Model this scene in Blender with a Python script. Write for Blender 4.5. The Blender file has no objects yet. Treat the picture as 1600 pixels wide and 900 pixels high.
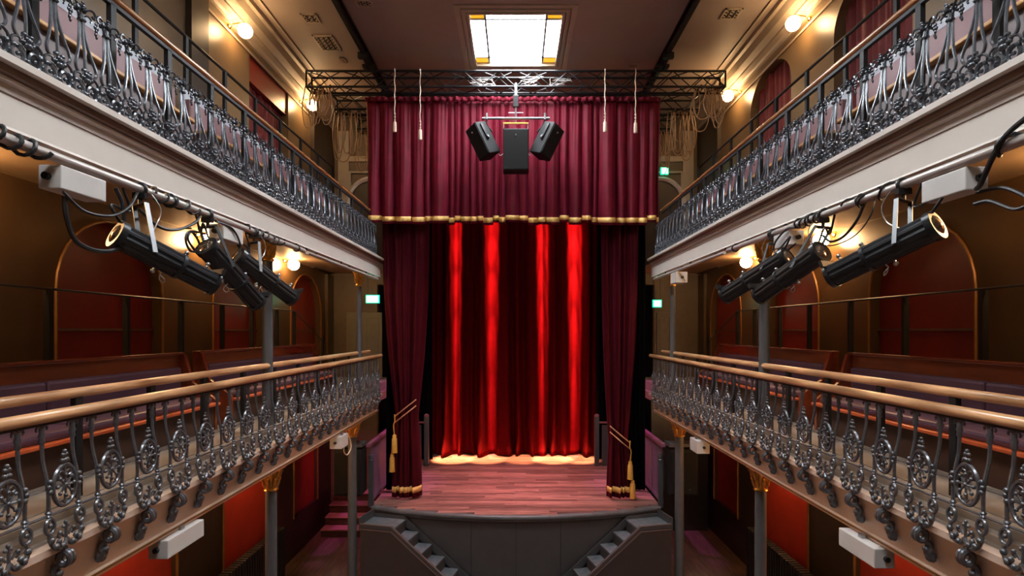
import bpy, math, random
from mathutils import Vector, Matrix

random.seed(7)
PI = math.pi
scene = bpy.context.scene
COL = scene.collection

# ------------------------------------------------------------------ camera, world, exposure
CAMZ = 5.3
cam_d = bpy.data.cameras.new('camera')
cam_d.sensor_width = 36.0
cam_d.lens = 20.0
cam_d.shift_x = -6 / 1600.0
cam_d.shift_y = 67 / 1600.0
cam_d.clip_start = 0.05
cam_d.clip_end = 200
cam = bpy.data.objects.new('camera', cam_d)
cam.location = (0, 0, CAMZ)
cam.rotation_euler = (PI / 2, 0, 0)
COL.objects.link(cam)
scene.camera = cam

world = bpy.data.worlds.new('world')
world.use_nodes = True
world.node_tree.nodes['Background'].inputs[0].default_value = (0.05, 0.05, 0.055, 1)
world.node_tree.nodes['Background'].inputs[1].default_value = 0.2
scene.world = world
scene.view_settings.view_transform = 'Standard'
scene.view_settings.look = 'None'
scene.view_settings.gamma = 1.0
scene.view_settings.use_curve_mapping = False
scene.view_settings.exposure = 0.0

SKY_STRENGTH = 40.0      # daylight through the roof lights
GLOBE_STRENGTH = 62.0    # warm wall globes


def spot(name, loc, target, power, color, angle, blend=0.5, radius=0.06):
    d = bpy.data.lights.new(name, 'SPOT')
    d.energy = power
    d.color = color
    d.spot_size = math.radians(angle)
    d.spot_blend = blend
    d.shadow_soft_size = radius
    o = bpy.data.objects.new(name, d)
    o.location = loc
    o.rotation_euler = (Vector(target) - Vector(loc)).to_track_quat('-Z', 'Y').to_euler()
    COL.objects.link(o)
    return o


# stage lanterns rigged on the trusses above the stage, behind the border curtain
for lx, kw, kp in ((-1.86, 0.85, 0.9), (-0.75, 1.0, 1.0), (0.83, 0.85, 1.0), (1.82, 1.05, 1.25)):
    for zt, an, pw, sc in ((8.6, 10, 3100, .36), (7.7, 8.6, 4000, .35), (6.5, 7, 6500, .31), (5.0, 5.6, 9500, .25), (3.0, 4.4, 13000, .20)):
        spot('stage_lamp', (lx * 0.95, 15.3, 10.5), (lx, 17.6, zt), pw * kp * 1.9, (1.0, 0.22, 0.17), an * 2.6, 0.7, 0.02).scale = (sc * kw, 1, 1)
for lx, pw in ((-1.9, 46000), (-0.9, 30000), (0.2, 18000), (1.1, 46000), (1.9, 26000)):
    spot('stage_lamp', (lx, 16.85, 10.5), (lx, 17.10, 1.44), pw, (1.0, 0.50, 0.22), 9, 0.6, 0.05)
for lx in (-1.3, 1.3):
    spot('stage_lamp', (lx, 14.4, 10.4), (lx * 0.8, 14.2, 1.44), 2300, (1.0, 0.44, 0.48), 40, 0.9, 0.15)
for sx in (-1, 1):
    spot('stage_lamp', (sx * 0.4, 14.4, 10.4), (sx * 3.2, 14.4, 2.0), 1500, (0.75, 0.15, 0.75), 22, 0.7, 0.1)
    spot('wing_lamp', (sx * 4.3, 13.4, 3.4), (sx * 4.4, 15.6, 0.6), 90 if sx < 0 else 14, (0.95, 0.10, 0.42), 75, 0.8, 0.08)


# ------------------------------------------------------------------ materials
def nodemat(name):
    m = bpy.data.materials.new(name)
    m.use_nodes = True
    nt = m.node_tree
    return m, nt, nt.nodes['Principled BSDF']


def mat(name, col, rough=0.5, metal=0.0, var=0.12, scale=6.0, bump=0.0, bscale=None, stretch=(1, 1, 1), coat=0.0,
        spec=0.5, sheen=0.0, rnd=0.0, sheencol=None):
    m, nt, b = nodemat(name)
    tc = nt.nodes.new('ShaderNodeTexCoord')
    mp = nt.nodes.new('ShaderNodeMapping')
    mp.inputs['Scale'].default_value = stretch
    nt.links.new(tc.outputs['Object'], mp.inputs['Vector'])
    nz = nt.nodes.new('ShaderNodeTexNoise')
    nz.inputs['Scale'].default_value = scale
    nz.inputs['Detail'].default_value = 5
    nt.links.new(mp.outputs['Vector'], nz.inputs['Vector'])
    rp = nt.nodes.new('ShaderNodeValToRGB')
    lo = [max(0, c * (1 - var)) for c in col]
    hi = [min(1, c * (1 + var)) for c in col]
    rp.color_ramp.elements[0].position = 0.3
    rp.color_ramp.elements[1].position = 0.7
    rp.color_ramp.elements[0].color = (*lo, 1)
    rp.color_ramp.elements[1].color = (*hi, 1)
    nt.links.new(nz.outputs['Fac'], rp.inputs['Fac'])
    out = rp.outputs['Color']
    if rnd:
        oi = nt.nodes.new('ShaderNodeObjectInfo')
        mr = nt.nodes.new('ShaderNodeMapRange')
        mr.inputs[3].default_value = 1 - rnd
        mr.inputs[4].default_value = 1 + rnd
        nt.links.new(oi.outputs['Random'], mr.inputs[0])
        mx = nt.nodes.new('ShaderNodeMix')
        mx.data_type = 'RGBA'
        mx.blend_type = 'MULTIPLY'
        mx.inputs[0].default_value = 1.0
        nt.links.new(out, mx.inputs[6])
        nt.links.new(mr.outputs[0], mx.inputs[7])
        out = mx.outputs[2]
    nt.links.new(out, b.inputs['Base Color'])
    b.inputs['Roughness'].default_value = rough
    b.inputs['Metallic'].default_value = metal
    b.inputs['Specular IOR Level'].default_value = spec
    b.inputs['Coat Weight'].default_value = coat
    b.inputs['Coat Roughness'].default_value = 0.15
    if sheen:
        b.inputs['Sheen Weight'].default_value = sheen
        b.inputs['Sheen Roughness'].default_value = 0.4
        if sheencol:
            b.inputs['Sheen Tint'].default_value = (*sheencol, 1)
    if bump:
        n2 = nt.nodes.new('ShaderNodeTexNoise')
        n2.inputs['Scale'].default_value = bscale or scale * 6
        n2.inputs['Detail'].default_value = 4
        nt.links.new(mp.outputs['Vector'], n2.inputs['Vector'])
        bp = nt.nodes.new('ShaderNodeBump')
        bp.inputs['Strength'].default_value = bump
        bp.inputs['Distance'].default_value = 0.01
        nt.links.new(n2.outputs['Fac'], bp.inputs['Height'])
        nt.links.new(bp.outputs['Normal'], b.inputs['Normal'])
    return m


def emis(name, col, strength):
    m, nt, b = nodemat(name)
    b.inputs['Base Color'].default_value = (*[min(1, c) * 0.8 for c in col], 1)
    b.inputs['Emission Color'].default_value = (*col, 1)
    b.inputs['Emission Strength'].default_value = strength
    b.inputs['Roughness'].default_value = 0.3
    return m


M = dict(
    cream=mat('cream_paint', (0.66, 0.585, 0.52), 0.45, var=0.04, scale=2, bump=0.02, bscale=30),
    cream_low=mat('cream_warm_lit', (0.72, 0.55, 0.44), 0.30, var=0.06, scale=3, bump=0.02, bscale=30),  # same cream, with the warm light from below put into the colour
    brown_mould=mat('brown_moulding', (0.16, 0.085, 0.055), 0.4, var=0.1),
    soffit=mat('soffit_paint', (0.30, 0.195, 0.11), 0.5, var=0.06),
    ceiling=mat('ceiling_paint', (0.36, 0.29, 0.245), 0.6, var=0.05, scale=1.2, bump=0.03, bscale=20),
    cornice=mat('cornice_paint', (0.44, 0.36, 0.27), 0.5, var=0.05),
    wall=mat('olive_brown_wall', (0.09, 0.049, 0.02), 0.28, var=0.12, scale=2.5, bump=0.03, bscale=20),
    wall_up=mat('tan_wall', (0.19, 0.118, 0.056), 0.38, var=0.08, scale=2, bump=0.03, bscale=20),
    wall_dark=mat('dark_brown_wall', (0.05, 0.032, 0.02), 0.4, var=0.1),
    wall_end=mat('end_wall', (0.125, 0.08, 0.043), 0.5, var=0.1),
    red_panel=mat('red_panel_paint', (0.24, 0.022, 0.012), 0.35, var=0.12, scale=3, bump=0.02),
    red_low=mat('red_ground_paint', (0.40, 0.035, 0.018), 0.4, var=0.12, scale=3, bump=0.02),
    gold_line=mat('gold_line', (0.26, 0.115, 0.028), 0.4, metal=0.3, var=0.15),
    gilt=mat('gilt', (0.75, 0.42, 0.10), 0.28, metal=0.9, var=0.25, scale=20, bump=0.15),
    brass=mat('brass', (0.80, 0.50, 0.15), 0.2, metal=1.0, var=0.1),
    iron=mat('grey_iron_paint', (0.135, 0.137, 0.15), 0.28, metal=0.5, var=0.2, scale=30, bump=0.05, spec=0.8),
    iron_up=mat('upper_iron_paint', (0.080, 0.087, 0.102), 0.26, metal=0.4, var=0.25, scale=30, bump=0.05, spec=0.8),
    post=mat('dark_post', (0.018, 0.0175, 0.017), 0.5, var=0.15, spec=0.25),
    column=mat('column_grey', (0.085, 0.085, 0.09), 0.4, var=0.1, scale=8),
    rail=mat('oak_rail', (0.68, 0.37, 0.18), 0.28, var=0.30, scale=22, stretch=(1, 0.10, 1), bump=0.06, coat=0.4),
    rail_up=mat('upper_oak_rail', (0.33, 0.13, 0.042), 0.26, var=0.25, scale=9, stretch=(1, 0.12, 1), bump=0.05, coat=0.4),
    pew=mat('mahogany', (0.21, 0.042, 0.016), 0.25, var=0.3, scale=5, stretch=(1, 0.15, 1), coat=0.4, bump=0.03),
    pew_dark=mat('dark_pew_wood', (0.055, 0.022, 0.012), 0.35, var=0.3, scale=6, stretch=(1, 0.2, 1)),
    pew_edge=mat('orange_seat_edge', (0.62, 0.115, 0.035), 0.3, var=0.15, scale=8, stretch=(1, 0.2, 1)),
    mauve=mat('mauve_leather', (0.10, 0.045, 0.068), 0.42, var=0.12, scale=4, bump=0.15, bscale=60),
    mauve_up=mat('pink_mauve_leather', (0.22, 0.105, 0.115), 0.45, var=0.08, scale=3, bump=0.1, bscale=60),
    grey_panel=mat('grey_mauve_panel', (0.17, 0.13, 0.13), 0.5, var=0.08),
    pale=mat('pale_board', (0.42, 0.44, 0.50), 0.5, var=0.05),
    tan_edge=mat('tan_edge', (0.55, 0.27, 0.09), 0.35, var=0.2, scale=10, stretch=(1, 0.2, 1)),
    floor_b=mat('balcony_floor', (0.30, 0.235, 0.18), 0.6, var=0.12, scale=4),
    velvet=mat('wine_velvet', (0.125, 0.0035, 0.0145), 0.6, var=0.2, scale=4, sheen=0.06, sheencol=(1, 0.2, 0.38), bump=0.12, bscale=14, spec=0.15),
    velvet_leg=mat('dark_wine_velvet', (0.065, 0.0025, 0.007), 0.7, var=0.15, scale=4, sheen=0.03, sheencol=(1, 0.25, 0.4), spec=0.1),
    velvet_red=mat('red_velvet', (0.085, 0.0015, 0.0025), 0.9, var=0.1, scale=5, spec=0.03),
    curtain_red=mat('red_window_curtain', (0.16, 0.012, 0.012), 0.7, var=0.15, scale=5, sheen=0.3, sheencol=(1, 0.3, 0.3)),
    black_cloth=mat('black_cloth', (0.0025, 0.002, 0.0025), 0.95, var=0.2, spec=0.05),
    gold_trim=mat('gold_braid', (0.85, 0.52, 0.16), 0.45, metal=0.0, var=0.12, scale=40, bump=0.3, bscale=160),
    gold_rope=mat('gold_rope', (0.70, 0.36, 0.06), 0.5, var=0.2, scale=60, bump=0.3, bscale=200),
    rope_red=mat('pink_rope', (0.60, 0.28, 0.16), 0.6, var=0.2, scale=60),
    plank=mat('stage_plank', (0.30, 0.135, 0.115), 0.42, var=0.5, scale=9, stretch=(0.25, 3, 1), bump=0.08, bscale=30, rnd=0.45),
    floor=mat('hall_floor', (0.13, 0.07, 0.055), 0.5, var=0.4, scale=5, stretch=(4, 0.4, 1), bump=0.05),
    stage_grey=mat('stage_grey_paint', (0.060, 0.060, 0.066), 0.5, var=0.1, scale=3),
    stage_brown=mat('stage_brown_paint', (0.050, 0.040, 0.040), 0.5, var=0.1, scale=3),
    nosing=mat('nosing_grey', (0.11, 0.115, 0.125), 0.4, var=0.15, scale=6),
    tread=mat('tread_grey', (0.125, 0.14, 0.16), 0.5, var=0.2, scale=9),
    trim_line=mat('stringer_bead', (0.20, 0.14, 0.135), 0.45, var=0.1),
    fence=mat('fence_purple_lit', (0.20, 0.12, 0.16), 0.45, var=0.1, scale=5),  # grey boards; the purple stage light is put into the colour
    fence_rail=mat('fence_rail_paint', (0.30, 0.10, 0.15), 0.4, var=0.1),
    black=mat('black_metal', (0.012, 0.012, 0.013), 0.35, var=0.2, spec=0.6),
    truss=mat('black_truss', (0.018, 0.018, 0.020), 0.28, metal=0.5, var=0.2),
    lamp_black=mat('lantern_black', (0.030, 0.031, 0.034), 0.32, metal=0.45, var=0.15, scale=12),
    cable=mat('black_cable', (0.014, 0.014, 0.015), 0.45, var=0.1),
    wire=mat('steel_wire', (0.50, 0.48, 0.46), 0.35, metal=0.7, var=0.1),
    tube=mat('pipe_paint', (0.56, 0.50, 0.465), 0.3, metal=0.25, var=0.06, scale=5),
    box=mat('white_box', (0.66, 0.62, 0.585), 0.4, var=0.03),
    steel=mat('steel', (0.45, 0.45, 0.46), 0.3, metal=0.9, var=0.1),
    tan_rope=mat('tan_rope', (0.36, 0.22, 0.11), 0.6, var=0.15, scale=40),
    white_rope=mat('white_rope', (0.70, 0.55, 0.42), 0.6, var=0.15, scale=40),
    speaker=mat('speaker_black', (0.010, 0.010, 0.011), 0.6, var=0.1, scale=60, bump=0.1, bscale=300, spec=0.25),
    grille=mat('speaker_grille', (0.010, 0.009, 0.009), 0.7, var=0.15, scale=120, bump=0.2, bscale=400, spec=0.2),
    door=mat('door_olive', (0.17, 0.14, 0.085), 0.5, var=0.08),
    lead=mat('lead_bar', (0.25, 0.25, 0.25), 0.5, var=0.1),
    lens=mat('lens_glass', (0.50, 0.40, 0.30), 0.06, metal=0.9, var=0.3, scale=5),
    skyglass=emis('skylight_glass', (0.90, 0.96, 1.0), SKY_STRENGTH),
    amber=emis('amber_glass', (1.0, 0.50, 0.02), 0.9),
    globe=emis('globe_glass', (1.0, 0.63, 0.30), GLOBE_STRENGTH),
    globe_low=emis('lower_globe_glass', (1.0, 0.60, 0.27), GLOBE_STRENGTH * 1.7),
    yoke=mat('yoke_grey', (0.22, 0.22, 0.23), 0.4, metal=0.3, var=0.1),
    exitface=emis('exit_face', (0.25, 1.0, 0.62), 6.0),
    exitgreen=emis('exit_green', (0.0, 0.55, 0.28), 2.0),
)


# ------------------------------------------------------------------ mesh building
def spline(pts, n=6, closed=False):
    P = [Vector(p) for p in pts]
    out = []
    N = len(P)
    rng = range(N if closed else N - 1)
    for i in rng:
        if closed:
            a, b, c, d = P[(i - 1) % N], P[i], P[(i + 1) % N], P[(i + 2) % N]
        else:
            b, c = P[i], P[i + 1]
            a = P[i - 1] if i > 0 else b * 2 - c
            d = P[i + 2] if i + 2 < N else c * 2 - b
        for k in range(n):
            t = k / n
            out.append(0.5 * ((2 * b) + (c - a) * t + (2 * a - 5 * b + 4 * c - d) * t * t + (3 * b - a - 3 * c + d) * t ** 3))
    if not closed:
        out.append(P[-1])
    return out


class MB:
    def __init__(self):
        self.v, self.f = [], []
        self.M = Matrix.Identity(4)

    def add(self, vs, fs):
        k = len(self.v)
        self.v += [tuple(self.M @ Vector(p)) for p in vs]
        self.f += [tuple(i + k for i in q) for q in fs]
        return self

    def box(self, x0, x1, y0, y1, z0, z1):
        x0, x1 = min(x0, x1), max(x0, x1)
        y0, y1 = min(y0, y1), max(y0, y1)
        z0, z1 = min(z0, z1), max(z0, z1)
        vs = [(x0, y0, z0), (x1, y0, z0), (x1, y1, z0), (x0, y1, z0), (x0, y0, z1), (x1, y0, z1), (x1, y1, z1), (x0, y1, z1)]
        return self.add(vs, [(0, 3, 2, 1), (4, 5, 6, 7), (0, 1, 5, 4), (1, 2, 6, 5), (2, 3, 7, 6), (3, 0, 4, 7)])

    def tube(self, pts, r, n=8, closed=False):
        P = [Vector(p) for p in pts]
        N = len(P)
        rs = r if isinstance(r, (list, tuple)) else [r] * N
        vs, fs = [], []
        prev = None
        for i in range(N):
            if closed:
                t = P[(i + 1) % N] - P[(i - 1) % N]
            else:
                t = P[min(i + 1, N - 1)] - P[max(i - 1, 0)]
            if t.length < 1e-9:
                t = Vector((0, 0, 1))
            t.normalize()
            if prev is None:
                a = Vector((0, 0, 1)) if abs(t.z) < 0.9 else Vector((1, 0, 0))
                u = t.cross(a).normalized()
            else:
                u = (prev - t * prev.dot(t))
                u = u.normalized() if u.length > 1e-6 else t.cross(Vector((1, 0, 0))).normalized()
            prev = u
            w = t.cross(u)
            for k in range(n):
                an = 2 * PI * k / n
                vs.append(P[i] + (u * math.cos(an) + w * math.sin(an)) * rs[i])
        for i in range(N if closed else N - 1):
            j = (i + 1) % N
            for k in range(n):
                fs.append((i * n + k, i * n + (k + 1) % n, j * n + (k + 1) % n, j * n + k))
        if not closed:
            fs.append(tuple(range(n - 1, -1, -1)))
            fs.append(tuple((N - 1) * n + k for k in range(n)))
        return self.add(vs, fs)

    def lathe(self, prof, n=16, c=(0, 0, 0)):
        vs, fs = [], []
        for (r, z) in prof:
            for k in range(n):
                an = 2 * PI * k / n
                vs.append((c[0] + r * math.cos(an), c[1] + r * math.sin(an), c[2] + z))
        for i in range(len(prof) - 1):
            for k in range(n):
                fs.append((i * n + k, i * n + (k + 1) % n, (i + 1) * n + (k + 1) % n, (i + 1) * n + k))
        fs.append(tuple(range(n - 1, -1, -1)))
        fs.append(tuple((len(prof) - 1) * n + k for k in range(n)))
        return self.add(vs, fs)

    def ball(self, c, r, n=7, m=5):
        rx, ry, rz = r if isinstance(r, (tuple, list)) else (r, r, r)
        vs, fs = [(c[0], c[1], c[2] - rz)], []
        for i in range(1, m):
            th = -PI / 2 + PI * i / m
            for k in range(n):
                an = 2 * PI * k / n
                vs.append((c[0] + rx * math.cos(th) * math.cos(an), c[1] + ry * math.cos(th) * math.sin(an), c[2] + rz * math.sin(th)))
        vs.append((c[0], c[1], c[2] + rz))
        for k in range(n):
            fs.append((0, 1 + (k + 1) % n, 1 + k))
            for i in range(m - 2):
                a = 1 + i * n
                fs.append((a + k, a + (k + 1) % n, a + n + (k + 1) % n, a + n + k))
            a = 1 + (m - 2) * n
            fs.append((a + k, a + (k + 1) % n, len(vs) - 1))
        return self.add(vs, fs)

    def prism_y(self, poly, y0, y1):
        n = len(poly)
        vs = [(x, y0, z) for x, z in poly] + [(x, y1, z) for x, z in poly]
        fs = [tuple(range(n)), tuple(range(2 * n - 1, n - 1, -1))]
        fs += [(k, (k + 1) % n, n + (k + 1) % n, n + k) for k in range(n)]
        return self.add(vs, fs)

    def prism_z(self, poly, z0, z1):
        n = len(poly)
        vs = [(x, y, z0) for x, y in poly] + [(x, y, z1) for x, y in poly]
        fs = [tuple(range(n - 1, -1, -1)), tuple(range(n, 2 * n))]
        fs += [(k, (k + 1) % n, n + (k + 1) % n, n + k) for k in range(n)]
        return self.add(vs, fs)

    def grid(self, fn, nu, nv):
        vs = [fn(i / nu, j / nv) for j in range(nv + 1) for i in range(nu + 1)]
        fs = [(j * (nu + 1) + i, j * (nu + 1) + i + 1, (j + 1) * (nu + 1) + i + 1, (j + 1) * (nu + 1) + i)
              for j in range(nv) for i in range(nu)]
        return self.add(vs, fs)

    def mesh(self, name, m, smooth=False, off=(0, 0, 0)):
        me = bpy.data.meshes.new(name)
        o = Vector(off)
        me.from_pydata([tuple(Vector(p) - o) for p in self.v], [], self.f)
        me.materials.append(M[m])
        if smooth:
            me.polygons.foreach_set('use_smooth', [True] * len(me.polygons))
            me.set_sharp_from_angle(angle=math.radians(50))
        me.update()
        return me

    def build(self, name, m, parent=None, smooth=False, bevel=0.0, solid=0.0):
        if parent is None:
            xs, ys, zs = zip(*self.v)
            off = ((min(xs) + max(xs)) / 2, (min(ys) + max(ys)) / 2, min(zs))
        else:
            off = wloc(parent)
        me = self.mesh(name, m, smooth, off)
        ob = bpy.data.objects.new(name, me)
        COL.objects.link(ob)
        if parent is None:
            ob.location = off
        else:
            ob.parent = parent
        if solid:
            md = ob.modifiers.new('solid', 'SOLIDIFY')
            md.thickness = solid
            md.offset = 0
        if bevel:
            md = ob.modifiers.new('bevel', 'BEVEL')
            md.width = bevel
            md.segments = 2
            md.limit_method = 'ANGLE'
        return ob


def wloc(o):
    v = Vector((0, 0, 0))
    while o is not None:
        v = v + o.location
        o = o.parent
    return v


def tag(o, label=None, cat=None, group=None, kind=None):
    if label:
        o['label'] = label
    if cat:
        o['category'] = cat
    if group:
        o['group'] = group
    if kind:
        o['kind'] = kind
    return o


def thing(name, label, cat, loc, group=None, kind=None):
    o = bpy.data.objects.new(name, None)
    o.empty_display_size = 0.1
    o.location = loc
    COL.objects.link(o)
    return tag(o, label, cat, group, kind)


def link(name, me, parent=None, loc=(0, 0, 0), rz=0.0):
    o = bpy.data.objects.new(name, me)
    o.parent = parent
    o.location = loc
    o.rotation_euler = (0, 0, rz)
    COL.objects.link(o)
    return o


def SIDE(s):
    return 'left' if s < 0 else 'right'


def frame(p, d, up=(0, 0, 1)):
    """matrix with +Z along d at p, X sideways"""
    z = Vector(d).normalized()
    x = Vector(up).cross(z)
    x = x.normalized() if x.length > 1e-6 else Vector((1, 0, 0))
    y = z.cross(x)
    m = Matrix((x, y, z)).transposed().to_4x4()
    m.translation = Vector(p)
    return m


# ------------------------------------------------------------------ levels
WX = 5.2            # side walls
ZST = 1.44          # stage floor
YB = -2.5           # back wall
YE = 16.0           # end wall of the galleries
YS = 19.0           # wall behind the stage
ZL, ZU, ZC = 3.85, 6.96, 11.3

# ------------------------------------------------------------------ structure: floor, walls, ceiling
tag(MB().box(-WX - .4, WX + .4, YB, YS, -0.1, 0).build('floor', 'floor'), kind='structure')
tag(MB().box(-WX - .4, WX + .4, YB - 0.15, YB, 0, ZC).build('wall_back', 'wall_up'), kind='structure')
tag(MB().box(-WX - .4, WX + .4, YS, YS + 0.15, 0, ZC).build('wall_front', 'wall_dark'), kind='structure')


def arch_wall(mb, s, X, y0, y1, z0, z1, ops, depth, n=16):
    """wall face at s*X with arched openings (ya, yb, zbottom, zspring, ztop); adds jambs"""
    x = s * X
    xr = s * (X + depth)
    cur = y0
    for (ya, yb, zb, zs, zt) in ops:
        mb.add([(x, cur, z0), (x, ya, z0), (x, ya, z1), (x, cur, z1)], [(0, 1, 2, 3)])
        if zb > z0:
            mb.add([(x, ya, z0), (x, yb, z0), (x, yb, zb), (x, ya, zb)], [(0, 1, 2, 3)])
            mb.add([(x, ya, zb), (x, yb, zb), (xr, yb, zb), (xr, ya, zb)], [(0, 1, 2, 3)])
        arc = arch_pts(ya, yb, zs, zt, n)
        for k in range(len(arc) - 1):
            (a, za), (b, zb2) = arc[k], arc[k + 1]
            mb.add([(x, a, za), (x, b, zb2), (x, b, z1), (x, a, z1)], [(0, 1, 2, 3)])
            mb.add([(x, a, za), (x, b, zb2), (xr, b, zb2), (xr, a, za)], [(0, 1, 2, 3)])
        for yy in (ya, yb):
            mb.add([(x, yy, zb), (x, yy, zs), (xr, yy, zs), (xr, yy, zb)], [(0, 1, 2, 3)])
        cur = yb
    mb.add([(x, cur, z0), (x, y1, z0), (x, y1, z1), (x, cur, z1)], [(0, 1, 2, 3)])


def arch_pts(ya, yb, zs, zt, n=16):
    if zt - zs < 1e-4:
        return [(ya, zs), (yb, zs)]
    c, r = (ya + yb) / 2, (yb - ya) / 2
    return [(c - r * math.cos(PI * k / n), zs + (zt - zs) * math.sin(PI * k / n)) for k in range(n + 1)]


ARCH_MID = [(3.05, 4.95), (6.42, 8.36), (9.75, 11.7), (13.1, 15.15)]
for s in (-1, 1):
    sd = SIDE(s)
    mb = MB()
    ops = [(a, b, 3.95, 5.78, 6.70) for a, b in ARCH_MID]
    arch_wall(mb, s, WX, YB, YE, 3.6, 6.9, ops, 0.16)
    w = tag(mb.build('wall_' + sd, 'wall'), kind='structure')
    for (a, b, zb, zs, zt) in ops:
        # red recessed panel
        arc = arch_pts(a, b, zs, zt, 16)
        poly = [(s * (WX + .15), a, zb), (s * (WX + .15), b, zb)] + [(s * (WX + .15), y, z) for y, z in reversed(arc)]
        MB().add(poly, [tuple(range(len(poly)))]).build('arch_panel', 'red_panel', w)
        pts = [(s * (WX - .012), a, zb)] + [(s * (WX - .012), y, z) for y, z in arc] + [(s * (WX - .012), b, zb)]
        MB().tube(pts, 0.018, 6).build('arch_moulding', 'gold_line', w, smooth=True)
        MB().box(s * (WX + .12), s * (WX + .16), a, b, 5.30, 5.33).build('dado_rail', 'brown_mould', w)
    # ground storey
    mb = MB()
    gops = [(3.0, 5.1, 0.9, 3.3, 3.3), (6.6, 8.72, 0.9, 3.3, 3.3), (10.1, 12.0, 0.9, 3.3, 3.3), (13.3, 14.9, 0.9, 3.3, 3.3)]
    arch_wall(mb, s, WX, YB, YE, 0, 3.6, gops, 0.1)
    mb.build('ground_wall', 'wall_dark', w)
    for (a, b, zb, zs, zt) in gops:
        MB().box(s * (WX + .08), s * (WX + .12), a, b, zb, zt).build('ground_panel', 'red_low', w)
        for yy in (a, b):
            MB().tube([(s * (WX - .01), yy, zb), (s * (WX - .01), yy, zt)], 0.022, 6).build('panel_bead', 'gold_line', w, smooth=True)
    # upper storey
    mb = MB()
    if s < 0:
        uops = [(11.1, 13.0, 7.9, 10.72, 10.72)]
    else:
        uops = [(7.45, 9.3, 7.9, 10.1, 10.75), (10.75, 12.6, 7.9, 10.1, 10.75)]
    arch_wall(mb, s, WX, YB, YE, 6.9, ZC, uops, 0.35)
    mb.build('upper_wall', 'wall_up', w)
    for (a, b, zb, zs, zt) in uops:
        MB().box(s * (WX + .33), s * (WX + .37), a, b, zb, zt).build('window_recess', 'wall_dark', w)
    if s < 0:
        MB().box(-WX - .3, -WX - .04, 11.1, 13.0, 10.22, 10.72).build('red_lintel', 'red_panel', w)
        MB().box(-WX, -WX + .1, 8.95, 9.45, 6.9, 10.9).build('pilaster', 'wall_dark', w)
    MB().box(s * WX, s * (WX - .1), 14.4, YE, 6.9, 10.9).build('pilaster', 'wall_dark', w)  # dark brown slab paints the shade this wall end falls into
    MB().box(s * WX, s * (WX - .08), 15.5, YE, 3.6, 6.85).build('pilaster', 'wall', w)
    # cornice
    prof = [(WX, 10.84), (WX - .07, 10.84), (WX - .07, 10.90), (WX - .11, 10.93), (WX - .2, 10.96), (WX - .2, 11.0), (WX - .30, 11.08),
            (WX - .36, 11.2), (WX - .42, 11.22), (WX - .42, 11.3), (WX, 11.3)]
    c = MB().prism_y([(s * x, z) for x, z in prof], YB, YE).build('trim_%d' % (1 if s < 0 else 2), 'cornice')
    tag(c, kind='structure')
    MB().box(s * (WX - .58), s * (WX - .54), YB, YE, 11.265, 11.3).build('bead', 'cornice', c)
    MB().box(s * (WX - .03), s * WX, YB, YE, 10.70, 10.74).build('picture_rail', 'cornice', c)

    # end wall of the gallery beside the stage
    e = MB()
    e.box(s * 3.6, s * (WX + .4), YE, YE + 0.2, 6.6, ZC)
    e.box(s * 3.9, s * (WX + .4), YE, YE + 0.2, 0, 6.6)
    eo = tag(e.build('wall_end_' + sd, 'wall_end'), kind='structure')
    xa, xb = s * 3.72, s * 4.62
    MB().box(s * 4.68, s * 4.98, YE - .07, YE, 6.95, 10.9).build('pilaster', 'cornice', eo)
    MB().box(s * 3.4, s * 4.68, YE - .05, YE, 10.05, 10.2).build('frieze', 'cornice', eo)
    arc = [(s * 4.05 + 0.66 * math.cos(PI * k / 16), YE - .04, 8.85 + 0.72 * math.sin(PI * k / 16)) for k in range(17)]
    MB().tube(arc, 0.07, 6).build('arch_moulding', 'cream', eo, smooth=True)
    poly = [(p[0], YE - .02, p[2]) for p in arc] + [(s * 4.05 - .66, YE - .02, 7.0), (s * 4.05 + .66, YE - .02, 7.0)]
    MB().add(poly, [tuple(range(len(poly)))]).build('arch_panel', 'wall_dark', eo)
    for xx in (s * 3.35, s * 4.62):
        MB().box(xx, xx + s * .06, YE - .06, YE, 8.75, 9.75).build('panel_frame', 'cornice', eo)
    MB().box(s * 3.35, s * 4.68, YE - .06, YE, 9.72, 9.78).build('panel_frame', 'cornice', eo)

# door at the end of the left lower gallery
d = tag(MB().box(-4.75, -3.75, YE - 0.06, YE, 3.9, 5.82).build('door_1', 'door', bevel=.008), kind='structure')
for k in range(2):
    MB().box(-4.66 + .47 * k, -4.30 + .47 * k, YE - .075, YE - .055, 4.1, 5.65).build('door_panel', 'door', d, bevel=.01)
d = tag(MB().box(3.95, 4.75, YE - 0.06, YE, 3.9, 5.82).build('door_2', 'wall_end', bevel=.008), kind='structure')
for k in range(2):
    MB().box(4.02 + .36 * k, 4.30 + .36 * k, YE - .075, YE - .055, 4.1, 5.65).build('door_panel', 'wall_end', d, bevel=.01)

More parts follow.
